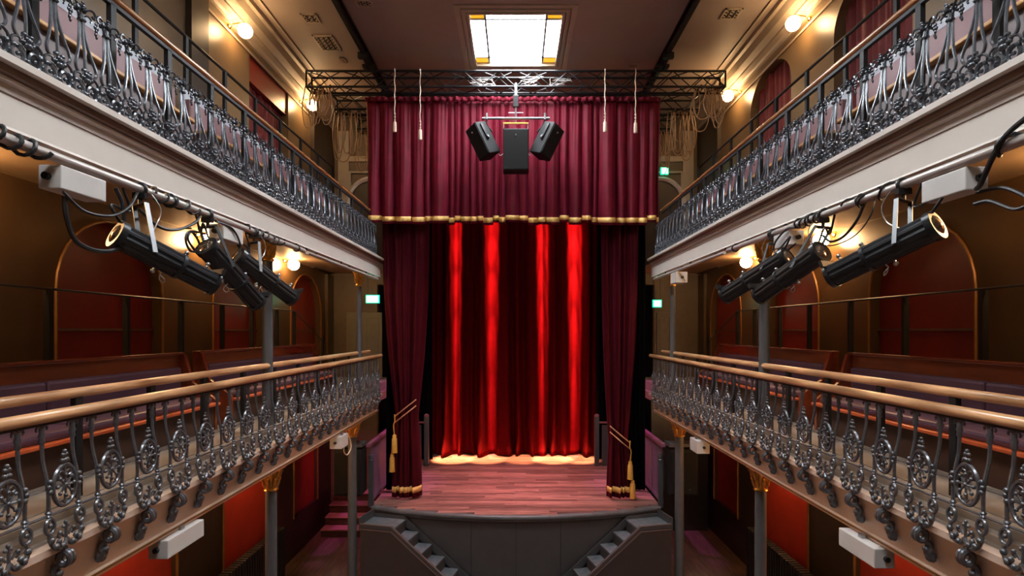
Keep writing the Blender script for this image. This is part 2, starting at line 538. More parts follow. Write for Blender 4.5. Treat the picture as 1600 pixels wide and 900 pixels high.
# ceiling with three roof lights, two of them unseen and added for their light
SKY = [(-0.85, 1.2), (4.95, 7.0), (10.72, 12.78)]
SX = 0.88
ceil = MB()
cy = YB
for (a, b) in SKY:
    ceil.box(-WX - .4, WX + .4, cy, a, ZC, ZC + .12)
    ceil.box(-WX - .4, -SX, a, b, ZC, ZC + .12)
    ceil.box(SX, WX + .4, a, b, ZC, ZC + .12)
    cy = b
ceil.box(-WX - .4, WX + .4, cy, YS, ZC, ZC + .12)
ceil = tag(ceil.build('ceiling', 'ceiling'), kind='structure')
for i, (a, b) in enumerate(SKY):
    g = thing('window_%d' % (i + 1), None, None, (0, (a + b) / 2, ZC), kind='structure')
    for (w0, w1, zz) in ((0.0, .05, .05), (.07, .14, .035), (.17, .27, .02)):
        f = MB()
        f.box(-SX - w1, SX + w1, a - w1, a - w0, ZC - zz, ZC)
        f.box(-SX - w1, SX + w1, b + w0, b + w1, ZC - zz, ZC)
        f.box(-SX - w1, -SX - w0, a - w0, b + w0, ZC - zz, ZC)
        f.box(SX + w0, SX + w1, a - w0, b + w0, ZC - zz, ZC)
        f.build('window_frame', 'cornice', g)
    ex, ey = .29, .27
    xs = [-SX, -SX + ex, SX - ex, SX]
    ys = [a, a + ey, b - ey, b]
    for ix in range(3):
        for iy in range(3):
            corner = ix != 1 and iy != 1
            MB().box(xs[ix] + .008, xs[ix + 1] - .008, ys[iy] + .008, ys[iy + 1] - .008, ZC + .03, ZC + .04).build('pane', 'amber' if corner else 'skyglass', g)
    for xx in xs[1:3]:
        MB().box(xx - .022, xx + .022, a, b, ZC + .01, ZC + .045).build('glazing_bar', 'lead', g)
    for yy in ys[1:3]:
        MB().box(-SX, SX, yy - .022, yy + .022, ZC + .01, ZC + .045).build('glazing_bar', 'lead', g)

# ------------------------------------------------------------------ galleries (upper and lower)
for s in (-1, 1):
    sd = SIDE(s)
    y1 = 13.15

    def P(poly):
        return [(s * x, z) for x, z in poly]
    # upper gallery
    g = thing('upper_gallery_' + sd, None, None, (s * 4.1, 5, 6.54), kind='structure')
    MB().prism_y(P([(3.03, ZU), (3.03, ZU - .045), (3.08, ZU - .05), (3.6, ZU - .05), (3.6, ZU)]), YB, y1).build('ledge', 'cream', g)
    MB().prism_y(P([(3.075, ZU - .045), (3.075, ZU - .095), (3.115, ZU - .11), (3.3, ZU - .11), (3.3, ZU - .05), (3.09, ZU - .045)]), YB, y1).build('cove', 'brown_mould', g)
    MB().prism_y(P([(3.10, ZU - .11), (3.10, ZU - .13), (3.13, ZU - .14), (3.3, ZU - .14), (3.3, ZU - .11)]), YB, y1).build('bead', 'cream', g)
    MB().prism_y(P([(3.135, ZU - .14), (3.13, 6.56), (3.12, 6.54), (3.28, 6.54), (3.28, ZU - .14)]), YB, y1).build('fascia', 'cream', g)
    MB().box(s * 3.128, s * 3.136, YB, y1, 6.758, 6.763).build('scribed_line', 'brown_mould', g)
    MB().box(s * 3.28, s * WX, YB, YE, 6.92, 6.94).build('soffit', 'soffit', g)
    MB().box(s * 3.3, s * WX, YB, YE, 6.94, ZU).build('deck', 'floor_b', g)
    MB().box(s * 3.62, s * WX, YB, 13.6, ZU, 7.25).build('step', 'grey_panel', g)
    MB().box(s * 3.28, s * 3.58, YB, 13.15, 6.62, 6.92).build('beam', 'soffit', g)
    # lower gallery
    g = thing('lower_gallery_' + sd, None, None, (s * 4.1, 5, 3.45), kind='structure')
    y1 = 13.3
    MB().prism_y(P([(3.10, 3.85), (3.10, 3.80), (3.16, 3.78), (3.6, 3.78), (3.6, 3.85)]), YB, y1).build('ledge', 'cream_low', g)
    MB().prism_y(P([(3.15, 3.78), (3.24, 3.46), (3.215, 3.45), (3.215, 3.41), (3.34, 3.41), (3.34, 3.78)]), YB, y1).build('fascia', 'cream_low', g)
    MB().box(s * 3.20, s * 3.225, YB, y1, 3.435, 3.45).build('bead', 'gold_line', g)
    MB().prism_y(P([(3.20, 3.85), (3.22, 3.87), (3.22, 3.92), (3.27, 3.94), (3.27, 3.99), (3.6, 3.99), (3.6, 3.85)]), YB, y1).build('kerb', 'floor_b', g)
    MB().box(s * 3.3, s * WX, YB, YE, 3.6, 3.78).build('soffit', 'soffit', g)
    MB().box(s * 3.34, s * 3.62, YB, 13.3, 3.42, 3.6).build('beam', 'soffit', g)
    MB().box(s * 3.4, s * WX, YB, YE, 3.78, 4.0).build('deck', 'floor_b', g)
    MB().box(s * 4.5, s * WX, YB, 12.2, 4.0, 4.5).build('step', 'pew_dark', g)


# ------------------------------------------------------------------ iron railing of the lower gallery
def lower_panel_meshes():
    # local: x towards the hall, y along, z above ledge
    bars = MB()
    for e in (-1, 1):
        yb = e * .13
        bars.tube(spline([(-.045, yb, .83), (-.045, yb, .70), (-.038, yb, .58), (-.012, yb, .46), (0, yb, .36), (0, yb, .24)], 4),
                  [.0125] * 21, 6)
        bars.lathe([(.016, 0), (.020, .012), (.016, .03), (.022, .05), (.016, .075), (.018, .10)], 8, (-.045, yb, .70))
        for k in (-1, 1):
            bars.tube(spline([(-.045, yb, .80), (-.045, yb + k * .03, .815), (-.045, yb + k * .045, .80), (-.045, yb + k * .04, .785)], 4), .008, 5)
        bars.lathe([(.014, 0), (.022, .012), (.014, .024), (.022, .036), (.014, .048)], 8, (0, yb, .205))
    oval = MB()
    zc, ry, rz = .395, .100, .138
    oval.tube([(.004, ry * math.cos(2 * PI * k / 24), zc + rz * math.sin(2 * PI * k / 24)) for k in range(24)], .0145, 6, True)
    oval.ball((.012, 0, zc), .017)
    for k in range(8):
        an = 2 * PI * k / 8
        l = .070
        c, sn = math.cos(an), math.sin(an)
        oval.tube([(.012, 0, zc), (.012, .03 * c, zc + .03 * sn), (.012, l * c, zc + l * sn)], [.008, .009, .0065], 5)
        oval.ball((.014, l * c, zc + l * sn), .0145, 6, 4)
    for e in (-1, 1):
        oval.tube(spline([(.006, 0, zc + .07), (.006, e * .01, zc + .09), (.006, e * .04, zc + .10), (.006, e * .055, zc + .075), (.006, e * .035, zc + .062)], 3), .0065, 5)
        oval.tube(spline([(.006, 0, zc - .125), (.006, e * .02, zc - .10), (.006, e * .05, zc - .105), (.006, e * .045, zc - .085)], 3), .0065, 5)
        for dz in (-.035, .0, .035):
            oval.ball((.006, e * (.135 if dz == 0 else .125), zc + dz + .015), .0195, 6, 4)
    oval.tube([(.006, 0, zc + .06), (.006, 0, zc + .13)], .007, 5)
    oval.tube([(.006, 0, zc - .06), (.006, 0, zc - .13)], .007, 5)
    fin = MB()
    z0 = zc + rz
    fin.tube([(.004, 0, z0), (.004, 0, z0 + .085)], .007, 5)
    for e in (-1, 0, 1):
        fin.ball((.004, e * .02, z0 + .032), .0165, 6, 4)
        fin.ball((.004, e * .015, z0 + .07), .0145, 6, 4)
    fin.ball((.004, 0, z0 + .092), .016, 6, 4)
    scr = MB()
    for e in (-1, 1):
        yb = e * .13
        scr.tube([(.01, yb + .036 * math.cos(2 * PI * k / 14), .150 + .050 * math.sin(2 * PI * k / 14)) for k in range(14)], .0125, 6, True)
        scr.ball((.012, yb, .155), .017, 6, 4)
        scr.ball((.022, yb * 1.0, .055), .024, 6, 4)
        scr.ball((.026, yb * .55, .03), .020, 6, 4)
        scr.ball((.02, yb * .45, .085), .017, 6, 4)
        scr.tube(spline([(.012, yb, .10), (.016, yb * 1.05, .06), (.02, yb * .9, .01), (.022, yb * .55, -.02), (.022, yb * .2, -.01), (.02, 0, .03)], 3), .014, 6)
        scr.ball((.026, yb * .75, .005), .024, 6, 4)
        scr.ball((.028, yb * .35, -.005), .020, 6, 4)
        scr.tube(spline([(.015, yb * .15, .05), (.015, yb * .45, .09), (.015, yb * .55, .065), (.015, yb * .4, .05)], 3), .008, 5)
        scr.ball((.012, e * .02, .115), .013, 6, 4)
    scr.tube([(.015, 0, .0), (.015, 0, .13)], .010, 6)
    scr.ball((.012, 0, .14), .014, 6, 4)
    brk = MB()
    # scroll console standing out from the fascia: a ring, an S and a ball, seen side-on
    for yo in (-.014, .014):
        brk.tube([(.012 + .040 * math.cos(2 * PI * k / 14), yo, -.105 + .046 * math.sin(2 * PI * k / 14)) for k in range(14)], .019, 6, True)
        brk.tube(spline([(-.01, yo, -.14), (-.045, yo, -.165), (-.06, yo, -.205), (-.045, yo, -.235), (-.06, yo, -.275), (-.085, yo, -.30)], 3), .021, 6)
    brk.ball((-.068, 0, -.275), (.040, .038, .040), 8, 6)
    brk.ball((-.03, 0, -.215), (.024, .03, .024))
    brk.tube([(-.02, 0, -.03), (.01, 0, -.07)], .03, 6)
    return [x.mesh(n, 'iron', True) for x, n in ((bars, 'iron_panel'), (oval, 'oval_rosette'), (fin, 'finial'), (scr, 'scroll_foot'), (brk, 'scroll_bracket'))]


LM = lower_panel_meshes()
PITCH = .443
for s in (-1, 1):
    sd = SIDE(s)
    r = thing('iron_railing', 'ornate grey iron railing with oval rosettes and oak handrail, %s lower balcony' % sd, 'railing', (s * 3.1, 8, ZL),
              'gallery railings')
    for k in range(-2, 22):
        y = 3.46 + PITCH * k
        p = link('iron_panel', LM[0], r, (0, y - 8, 0), 0 if s < 0 else PI)
        for nme, me in zip(('oval_rosette', 'finial', 'scroll_foot', 'scroll_bracket'), LM[1:]):
            link(nme, me, p)
    yA, yB_ = 2.2, 13.1
    MB().tube([(s * 3.1, yA, ZL + .222), (s * 3.1, yB_, ZL + .222)], .010, 6).build('lower_bar', 'iron', r, smooth=True)
    MB().tube([(s * 3.1, yA, ZL + .40), (s * 3.1, yB_, ZL + .40)], .003, 5).build('stay_wire', 'iron', r, smooth=True)
    pr = [(s * 3.145, y, ZL + .875) for y in (yA, 4, 6, 8, 10, 11.5, 12.4, 13.0)] + [(s * 3.135, 13.25, ZL + .875)]
    MB().tube(pr, .042, 12).build('handrail', 'rail', r, smooth=True)
    MB().box(s * 3.125, s * 3.165, yA, 13.1, ZL + .822, ZL + .838).build('flat_bar', 'post', r)
    # second, higher rail behind, on posts
    r2 = thing('safety_rail', 'round oak safety rail on dark posts behind the iron railing, %s lower balcony' % sd, 'railing', (s * 3.45, 8, 3.99),
               'oak safety rails')
    X2 = 3.45
    MB().tube([(s * X2, 2.2, 4.815), (s * X2, 6, 4.815), (s * X2, 10, 4.815), (s * X2, 12.3, 4.815), (s * (X2 - .02), 13.3, 4.815)], .040, 12).build('handrail', 'rail', r2, smooth=True)
    k = 0
    for yy in [2.65 + .91 * q for q in range(12)]:
        MB().box(s * (X2 - .022), s * (X2 + .022), yy - .035, yy + .035, 3.99, 4.79).build('post', 'post', r2)


# ------------------------------------------------------------------ iron railing of the upper gallery
def upper_panel_meshes():
    bars = MB()
    for e in (-1, 1):
        y = lambda t: e * t
        bars.tube(spline([(-.02, y(.018), .62), (-.016, y(.019), .53), (-.008, y(.032), .43), (.006, y(.060), .33), (.016, y(.088), .26),
                          (.018, y(.098), .215), (.016, y(.080), .178), (.018, y(.045), .170), (.02, y(.028), .19)], 4), [.0105] * 33, 6)
        bars.ball((.022, y(.026), .195), .018, 6, 4)
    bars.tube(spline([(-.012, 0, .62), (-.006, 0, .45), (.008, 0, .33), (.012, 0, .2)], 4), .0105, 6)
    bars.lathe([(.026, 0), (.030, .01), (.026, .02)], 8, (-.015, 0, .56))
    fol = MB()
    rr = random.Random(3)
    for k in range(16):
        an = rr.uniform(0, 2 * PI)
        ra = rr.uniform(.01, .055)
        fol.ball((-.02 + rr.uniform(-.03, .035), ra * math.cos(an), .655 + .7 * ra * math.sin(an)),
                 (rr.uniform(.01, .018), rr.uniform(.012, .022), rr.uniform(.009, .017)), 6, 4)
    for e in (-1, 1):
        fol.tube(spline([(-.02, e * .015, .62), (-.01, e * .05, .665), (0, e * .095, .675), (.0, e * .118, .645), (0, e * .10, .625), (0, e * .082, .64)], 3), .0085, 5)
        fol.tube(spline([(-.02, e * .015, .60), (.0, e * .04, .615), (.01, e * .06, .595), (.012, e * .05, .575)], 3), .007, 5)
    for (dy, dz, w) in ((.123, .60, .016), (.113, .575, .014), (.133, .572, .014), (.123, .55, .012), (.118, .525, .010), (.127, .507, .008)):
        fol.ball((.0, dy, dz), (.010, w, .016), 6, 4)
    base = MB()
    for e in (-1, 1):
        c = e * .062
        base.tube([(.012, c + .045 * math.cos(a), .058 + .048 * math.sin(a)) for a in [2 * PI * k / 16 * .85 + (PI / 2 if e > 0 else PI * .8) for k in range(17)]], .0135, 6)
        base.ball((.015, c, .06), .015, 6, 4)
        base.tube(spline([(.015, e * .02, .13), (.02, e * .06, .165), (.02, e * .105, .15), (.018, e * .115, .12), (.015, e * .09, .11)], 3), .009, 5)
        base.ball((.022, e * .045, .145), .015, 6, 4)
        base.ball((.02, e * .10, .10), .018, 6, 4)
        base.ball((.0, e * .115, .06), .02, 6, 4)
        base.tube(spline([(.0, e * .12, .02), (.01, e * .09, .10), (.01, e * .035, .115), (.01, e * .012, .085), (.01, e * .03, .06)], 3), .010, 5)
        base.ball((.012, e * .012, .04), .018, 6, 4)
    base.ball((.026, 0, .165), (.022, .026, .024))
    base.ball((.03, 0, .13), (.020, .035, .022))
    for k in range(6):
        an = 2 * PI * k / 6
        base.ball((.03, .036 * math.cos(an), .145 + .03 * math.sin(an)), .013, 6, 4)
    base.tube([(.01, -.1235, .012), (.01, .1235, .012)], .011, 5)
    return [x.mesh(n, 'iron_up', True) for x, n in ((bars, 'iron_panel'), (fol, 'leaf_crest'), (base, 'scroll_base'))]


UM = upper_panel_meshes()
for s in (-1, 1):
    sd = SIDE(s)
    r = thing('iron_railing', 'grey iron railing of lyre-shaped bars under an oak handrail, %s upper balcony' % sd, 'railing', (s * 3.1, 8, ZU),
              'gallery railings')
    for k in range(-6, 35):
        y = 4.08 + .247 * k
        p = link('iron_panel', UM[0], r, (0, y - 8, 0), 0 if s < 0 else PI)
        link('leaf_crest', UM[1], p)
        link('scroll_base', UM[2], p)
    MB().tube([(s * 3.235, 2.4, 7.965), (s * 3.235, 12.62, 7.965)], .036, 12).build('handrail', 'rail_up', r, smooth=True)
    MB().box(s * 3.215, s * 3.255, 2.4, 12.62, 7.90, 7.93).build('flat_bar', 'post', r)
    for k in range(-1, 13):
        y = 3.81 + .74 * k
        if y < 12.6:
            MB().box(s * 3.215, s * 3.255, y - .03, y + .03, ZU, 7.91).build('post', 'post', r)
    # black rail along the upper tier
    b = thing('tier_rail', 'thin black metal rail behind the seats of the %s upper balcony' % sd, 'railing', (s * 4.35, 8, 7.25), 'black tier rails')
    MB().tube([(s * 4.35, 2.5, 9.18), (s * 4.35, 13.5, 9.18)], .022, 6).build('rail', 'post', b)
    for k in range(12):
        y = 2.5 + k
        MB().box(s * 4.33, s * 4.37, y - .03, y + .03, 7.25, 9.17).build('post', 'post', b)
    # black rail behind the pews of the lower gallery
    b = thing('tier_rail', 'thin black metal rail before the red arches of the %s lower balcony' % sd, 'railing', (s * 4.62, 8, 4.5), 'black tier rails')
    MB().tube([(s * 4.62, 2.3, 5.715), (s * 4.62, 11.85, 5.715), (s * 4.62, 13.6, 5.05)], .013, 8).build('rail', 'black', b, smooth=True)
    for y in (2.4, 3.45, 4.55, 5.62, 6.75, 7.85, 8.95, 9.95, 11.0, 11.85):
        MB().box(s * 4.59, s * 4.65, y - .025, y + .025, 4.5, 5.70).build('post', 'post', b)
    MB().box(s * 4.6, s * 4.64, 13.55, 13.65, 4.0, 5.15).build('post', 'post', b)


# ------------------------------------------------------------------ pews
def pew(s, ya, yb, label):
    t = thing('pew', label, 'pew', (s * 4.2, (ya + yb) / 2, 4.0), 'pews of the lower balcony')
    MB().box(s * 4.42, s * 4.48, ya, yb, 4.0, 4.99).build('back_panel', 'pew', t)
    MB().box(s * 4.38, s * 4.50, ya - .02, yb + .02, 4.985, 5.02).build('top_rail', 'pew', t, bevel=.01)
    n = max(1, round((yb - ya) / 2.3))
    for k in range(n):
        a, b = ya + .12 + (yb - ya - .24) * k / n, ya + .12 + (yb - ya - .24) * (k + 1) / n
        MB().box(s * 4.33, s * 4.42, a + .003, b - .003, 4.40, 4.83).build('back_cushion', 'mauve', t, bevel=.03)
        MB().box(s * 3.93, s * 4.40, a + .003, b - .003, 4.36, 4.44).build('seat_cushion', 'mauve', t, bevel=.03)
    MB().box(s * 3.88, s * 4.42, ya + .02, yb - .02, 4.325, 4.36).build('seat_board', 'pew_edge', t, bevel=.008)
    MB().box(s * 3.96, s * 4.42, ya + .03, yb - .03, 4.0, 4.325).build('base', 'pew_dark', t)
    for yy in (ya, yb):
        MB().prism_y([(s * x, z) for x, z in ((3.95, 4.0), (3.95, 4.40), (4.25, 4.62), (4.36, 4.99), (4.48, 4.99), (4.48, 4.0))], yy - .03, yy + .03).build('end_panel', 'pew', t)
    return t


for s in (-1, 1):
    sd = SIDE(s)
    pew(s, 0.9, 7.5, 'long mahogany pew with mauve cushions, %s lower balcony, nearer the camera' % sd)
    pew(s, 7.92, 12.3, 'mahogany pew with mauve cushions, %s lower balcony, nearer the stage' % sd)
    # upper benches
    for i, (a, b, wh) in enumerate(((0.8, 6.9, 'nearer the camera'), (7.2, 12.9, 'nearer the stage'))):
        t = thing('bench', 'pink-mauve upholstered bench behind the iron railing, %s upper balcony, %s' % (sd, wh), 'bench', (s * 4.0, (a + b) / 2, 7.25), 'benches of the upper balcony')
        MB().box(s * 3.92, s * 3.97, a, b, 7.25, 7.79).build('front_panel', 'grey_panel', t)
        MB().box(s * 3.86, s * 4.10, a, b, 7.80, 7.84).build('seat_edge', 'tan_edge', t, bevel=.01)
        MB().box(s * 3.97, s * 4.28, a + .02, b - .02, 7.25, 7.80).build('base', 'pew_dark', t)
        n = 3
        for k in range(n):
            p0, p1 = a + (b - a) * k / n, a + (b - a) * (k + 1) / n
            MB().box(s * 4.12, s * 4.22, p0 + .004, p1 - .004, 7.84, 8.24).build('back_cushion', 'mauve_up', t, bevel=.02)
        MB().box(s * 4.2, s * 4.26, a, b, 7.80, 8.38).build('back_board', 'pale', t)

# ------------------------------------------------------------------ columns
def column(x, y, z0, z1, label, r0=.085):
    t = thing('column', label, 'column', (x, y, z0), 'cast iron columns')
    MB().lathe([(r0 * 1.4, 0), (r0 * 1.4, .06), (r0 * 1.1, .1), (r0, .14), (r0 * .9, z1 - z0 - .34)], 18, (x, y, z0)).build('shaft', 'column', t, smooth=True)
    zc = z1 - .35
    c = MB().lathe([(r0 * .95, 0), (r0 * 1.15, .01), (r0 * 1.15, .03), (r0 * .95, .045), (r0 * 1.05, .10), (r0 * 1.25, .22), (r0 * 1.6, .29)], 18, (x, y, zc)).build('capital', 'gilt', t, smooth=True)
    lf = MB()
    for tier, (zz, rr, n) in enumerate(((.06, 1.1, 8), (.16, 1.25, 8))):
        for k in range(n):
            an = 2 * PI * (k + .5 * tier) / n
            ca, sa = math.cos(an), math.sin(an)
            lf.tube([(x + ca * r0 * rr * f, y + sa * r0 * rr * f, zc + zz + dz) for f, dz in ((.9, 0), (1.05, .05), (1.15, .09), (1.4, .12), (1.45, .10))],
                    [.02, .026, .022, .016, .008], 6)
    lf.build('leaf_ring', 'gilt', c, smooth=True)
    MB().box(x - r0 * 1.75, x + r0 * 1.75, y - r0 * 1.75, y + r0 * 1.75, zc + .29, z1).build('abacus', 'gilt', t, bevel=.01)


for s in (-1, 1):
    sd = SIDE(s)
    column(s * 3.42, 7.95, 0, 3.42, 'grey iron column with gilded capital under the %s lower balcony' % sd)
    column(s * 3.45, 12.0, 0, 3.42, 'grey iron column beside the stage steps on the %s' % sd, .098)
    column(s * 3.47, 7.95, 4.0, 6.62, 'grey column with gilt capital on the %s lower balcony among the stage lanterns' % sd, .075)
    column(s * 3.42, 12.4, 4.0, 6.62, 'far grey column on the %s lower balcony near the green exit sign' % sd, .06)

# ------------------------------------------------------------------ globe lamps on the walls
def globe(s, y, z, label):
    t = thing('wall_globe_lamp', label, 'lamp', (s * (WX - .02), y, z), 'globe wall lamps')
    g = s * (WX - (.30 if z > 8 else .22))
    mb = MB()
    mb.M = frame((s * (WX - .1 if z < 8 and y > 15.4 else WX), y, z + .10), (-s, 0, 0))
    mb.lathe([(.06, 0), (.06, .015), (.045, .03), (.02, .05)], 14)
    mb.build('backplate', 'brass', t, smooth=True)
    MB().tube(spline([(s * (WX - .03), y, z + .10), (s * (WX - .09), y, z + .13), (g + s * .06, y, z + .15), (g, y, z + .145)], 5), .012, 8).build('arm', 'brass', t, smooth=True)
    MB().lathe([(.05, .095), (.055, .105), (.035, .125), (.012, .145)], 14, (g, y, z)).build('gallery', 'brass', t, smooth=True)
    MB().ball((g, y, z), .125, 20, 14).build('globe', 'globe' if z > 8 else 'globe_low', t, smooth=True)


ORD = ('nearest the camera', 'second from the camera', 'nearest the stage')
for s in (-1, 1):
    sd = SIDE(s)
    for y, wd in ((3.4, 'nearest the camera'), (6.9, 'second from the camera'), (10.3 if s < 0 else 10.05, 'nearer the camera'), (13.7 if s < 0 else 13.15, 'beside the lighting truss')):
        if y < 9:
            continue
        globe(s, y, 10.73, 'lit globe wall lamp under the cornice, %s upper balcony, %s' % (sd, wd))
    for y, wd in ((4.9, 'nearest the camera'), (9.28, 'between the stage lanterns'), (12.75 if s < 0 else 12.3, 'nearest the stage')):
        globe(s, y, 6.785, 'lit globe wall lamp, %s lower balcony, %s' % (sd, wd))
    for y, wd in ((7.6, 'nearer the camera'), (11.0, 'nearer the stage')):
        globe(s, y, 3.2, 'lit globe wall lamp under the %s lower balcony, %s' % (sd, wd))


# ------------------------------------------------------------------ curtains
def folds(seed, freqs):
    rr = random.Random(seed)
    ph = [(f, rr.uniform(.6, 1), rr.uniform(0, 2 * PI)) for f in freqs]

    def fn(s):
        return sum(a * math.sin(2 * PI * f * s + p + .6 * math.sin(2 * PI * f * .31 * s + p)) for f, a, p in ph) / len(ph)
    return fn


# border (valance) across the top
VX0, VX1, VY = -3.36, 3.24, 12.72
rr = random.Random(11)
lobes = []
pos = 0.0
while pos < 1:
    wdt = rr.choice((.022, .03, .036, .045, .06))
    lobes.append((pos, pos + wdt, rr.uniform(-.035, .035), rr.uniform(.55, 1.25), rr.uniform(-.25, .25)))
    pos += wdt
fine = folds(17, (47, 71, 33))


def lobe(sv):
    for L in lobes:
        if L[0] <= sv < L[1]:
            return L
    return lobes[-1]


def val_pt(sv, t, off=0.0):
    taper = .06 * t
    x = VX0 + taper + (VX1 - VX0 - 2 * taper) * sv
    a, b, o, dp, sk = lobe(sv)
    q = min(1, max(0, (sv - a) / (b - a)))
    q = q + sk * q * (1 - q)
    bul = math.sin(PI * q) ** .65 * dp * math.sqrt((b - a) / .04)
    y = VY + .10 - (.05 + .17 * t) * bul + .016 * (1 - .6 * t) * fine(sv + .004 * t) + off
    hem = o * (t ** 3)
    z = 10.47 - (10.47 - 7.72) * t + hem - .045 * bul * t * t
    return (x + .012 * t * math.sin(40 * sv + 5 * t), y, z)


t = thing('border_curtain', 'wine-red velvet border curtain with gold braid hem hanging across the stage top', 'curtain', (0, VY, 7.72))
MB().grid(lambda a, b: val_pt(a, b), 640, 36).build('drape', 'velvet', t, smooth=True, solid=.012)
MB().grid(lambda a, b: val_pt(a, .944 + .038 * b, -.014), 640, 2).build('gold_braid', 'gold_trim', t, smooth=True, solid=.006)
hd = MB().grid(lambda a, b: (VX0 + (VX1 - VX0) * a, VY - .03 + .03 * math.sin(260 * a) + .02 * math.sin(97 * a), 10.42 + .10 * b), 420, 2)
hd.build('gathered_heading', 'velvet', t, smooth=True, solid=.01)


# tied side curtains
def tied(name, label, xa_top, xb_top, xa_tie, xb_tie, xa_bot, xb_bot, z_tie, y0, seed, side):
    f1 = folds(seed, (2.5, 4, 6.5))
    zt, zb = 7.9, ZST + .04

    def pt(sv, tv, off=0.0, bulge=0.0):
        z = zt + (zb - zt) * tv
        tt = (zt - z_tie) / (zt - zb)
        if tv < tt:
            k = (tv / tt)
            k = k ** 2.2 if True else k
            xa, xb = xa_top + (xa_tie - xa_top) * k, xb_top + (xb_tie - xb_top) * k
        else:
            k = (tv - tt) / (1 - tt)
            k = 1 - (1 - k) ** 1.6
            xa, xb = xa_tie + (xa_bot - xa_tie) * k, xb_tie + (xb_bot - xb_tie) * k
        w = abs(xb - xa)
        rnd = math.sqrt(max(0, 1 - (2 * sv - 1) ** 2))
        y = y0 - .16 * rnd + .13 * f1(sv) + off
        return (xa + (xb - xa) * sv, y, z)
    t = thing(name, label, 'curtain', ((xa_bot + xb_bot) / 2, y0, ZST), 'tied side curtains')
    MB().grid(pt, 120, 60).build('drape', 'velvet_leg', t, smooth=True, solid=.012)
    MB().grid(lambda a, b: pt(a, .962 + .020 * b, -.014), 120, 2).build('gold_braid', 'gold_trim', t, smooth=True, solid=.006)
    # tie-back rope and tassels
    tb = thing('curtain_tieback', 'gold rope tieback with two tassels around the %s' % ('left stage curtain' if side < 0 else 'right stage curtain'), 'tieback',
               (xa_tie, y0 - .2, z_tie), 'gold tiebacks')
    xl, xr = min(xa_tie, xb_tie), max(xa_tie, xb_tie)
    xo = xl if side < 0 else xr      # tassel side
    xi = xr if side < 0 else xl
    for dz in (0, -.14):
        pts = []
        for k in range(13):
            q = k / 12
            pts.append((xo + (xi - xo) * q, y0 - .20 - .13 * math.sin(PI * q), z_tie - .12 + .38 * q + dz + .12))
        MB().tube(pts, .014, 6).build('rope', 'rope_red', tb, smooth=True)
    MB().tube(spline([(xo, y0 - .25, z_tie + .05), (xo - side * .01, y0 - .27, z_tie - .1), (xo + side * .02, y0 - .26, z_tie - .2), (xo, y0 - .27, z_tie - .42)], 4), .014, 6).build('rope', 'gold_rope', tb, smooth=True)
    for q, (dx, dz) in enumerate(((0, -.42), (side * .06, -.86))):
        MB().lathe([(.02, 0), (.045, -.03), (.04, -.08), (.058, -.10), (.065, -.34), (.07, -.42), (.05, -.42)], 12, (xo + dx, y0 - .27 + .03 * q, z_tie + dz + .02)).build('tassel', 'gold_rope', tb, smooth=True)


tied('tied_curtain', 'dark wine velvet side curtain tied back on the left of the stage', -3.08, -2.02, -2.76, -2.28, -2.86, -2.19, 3.35, 13.2, 21, -1)
tied('tied_curtain', 'dark wine velvet side curtain tied back on the right of the stage', 1.98, 2.86, 2.15, 2.60, 2.10, 2.72, 2.75, 13.2, 33, 1)


def drape(name, label, x0, x1, y, zt, zb, m, seed, freqs, amp, group=None, nu=200, nv=20, cat='curtain'):
    f1 = folds(seed, freqs)

    def pt(a, b):
        return (x0 + (x1 - x0) * a + .02 * f1(a + .1 * b), y + amp * (.7 + .3 * b) * f1(a), zt + (zb - zt) * b)
    o = MB().grid(pt, nu, nv).build(name, m, None, True, solid=.012)
    return tag(o, label, cat, group)


drape('masking_curtain', 'black masking curtain at the left edge of the stage', -3.12, -2.5, 13.75, 7.95, ZST + .02, 'black_cloth', 41, (5, 8), .05, 'black masking curtains')
drape('masking_curtain', 'black masking curtain at the right edge of the stage', 2.62, 3.12, 13.75, 7.95, ZST + .02, 'black_cloth', 42, (5, 8), .05, 'black masking curtains')
drape('masking_curtain', 'black masking curtain deeper on the left of the stage', -3.3, -2.5, 17.0, 9.4, ZST + .02, 'black_cloth', 43, (6, 9), .06, 'black masking curtains')
drape('masking_curtain', 'black masking curtain deeper on the right of the stage', 2.42, 3.3, 17.0, 9.4, ZST + .02, 'black_cloth', 44, (6, 9), .06, 'black masking curtains')

# red back curtain, with deep folds puddling on the boards
fb = folds(52, (7, 11, 17))


def back_pt(a, b):
    x = -3.1 + 6.1 * a
    f = fb(a)
    f = math.copysign(abs(f) ** .7, f)
    y = 17.75 - .27 * f * (1 + .1 * b)
    pud = max(0, (b - .94) / .06)
    y -= pud * pud * (.10 + .16 * max(0, fb(a * 1.0 + .002)))
    return (x + .05 * math.sin(9 * a + 3 * b) * b + .06 * pud * math.sin(70 * a), y, 9.9 - (9.9 - ZST - .012) * min(1, b * 1.0) + .03 * pud * abs(math.sin(45 * a)))


tag(MB().grid(back_pt, 400, 60).build('back_curtain', 'velvet_red', None, True, solid=.012), 'deep red velvet back curtain lit by stage lanterns at the rear of the stage', 'curtain')

# window curtains in the upper gallery
def wcurtain(s, a, b, zt, zb, label, seed):
    f1 = folds(seed, (5, 8, 12))
    o = MB().grid(lambda p, q: (s * (WX + .17 + .07 * f1(p)), a + (b - a) * p, zt + (zb - zt) * q), 120, 8).build('window_curtain', 'curtain_red', None, True, solid=.01)
    tag(o, label, 'curtain', 'red window curtains')


wcurtain(-1, 11.14, 12.96, 10.22, 7.95, 'dark red window curtain on the left upper wall', 61)
wcurtain(1, 7.5, 9.25, 10.7, 7.95, 'dark red window curtain on the right upper wall, nearer the camera', 62)
wcurtain(1, 10.8, 12.55, 10.7, 7.95, 'dark red arched window curtain on the right upper wall, nearer the stage', 63)

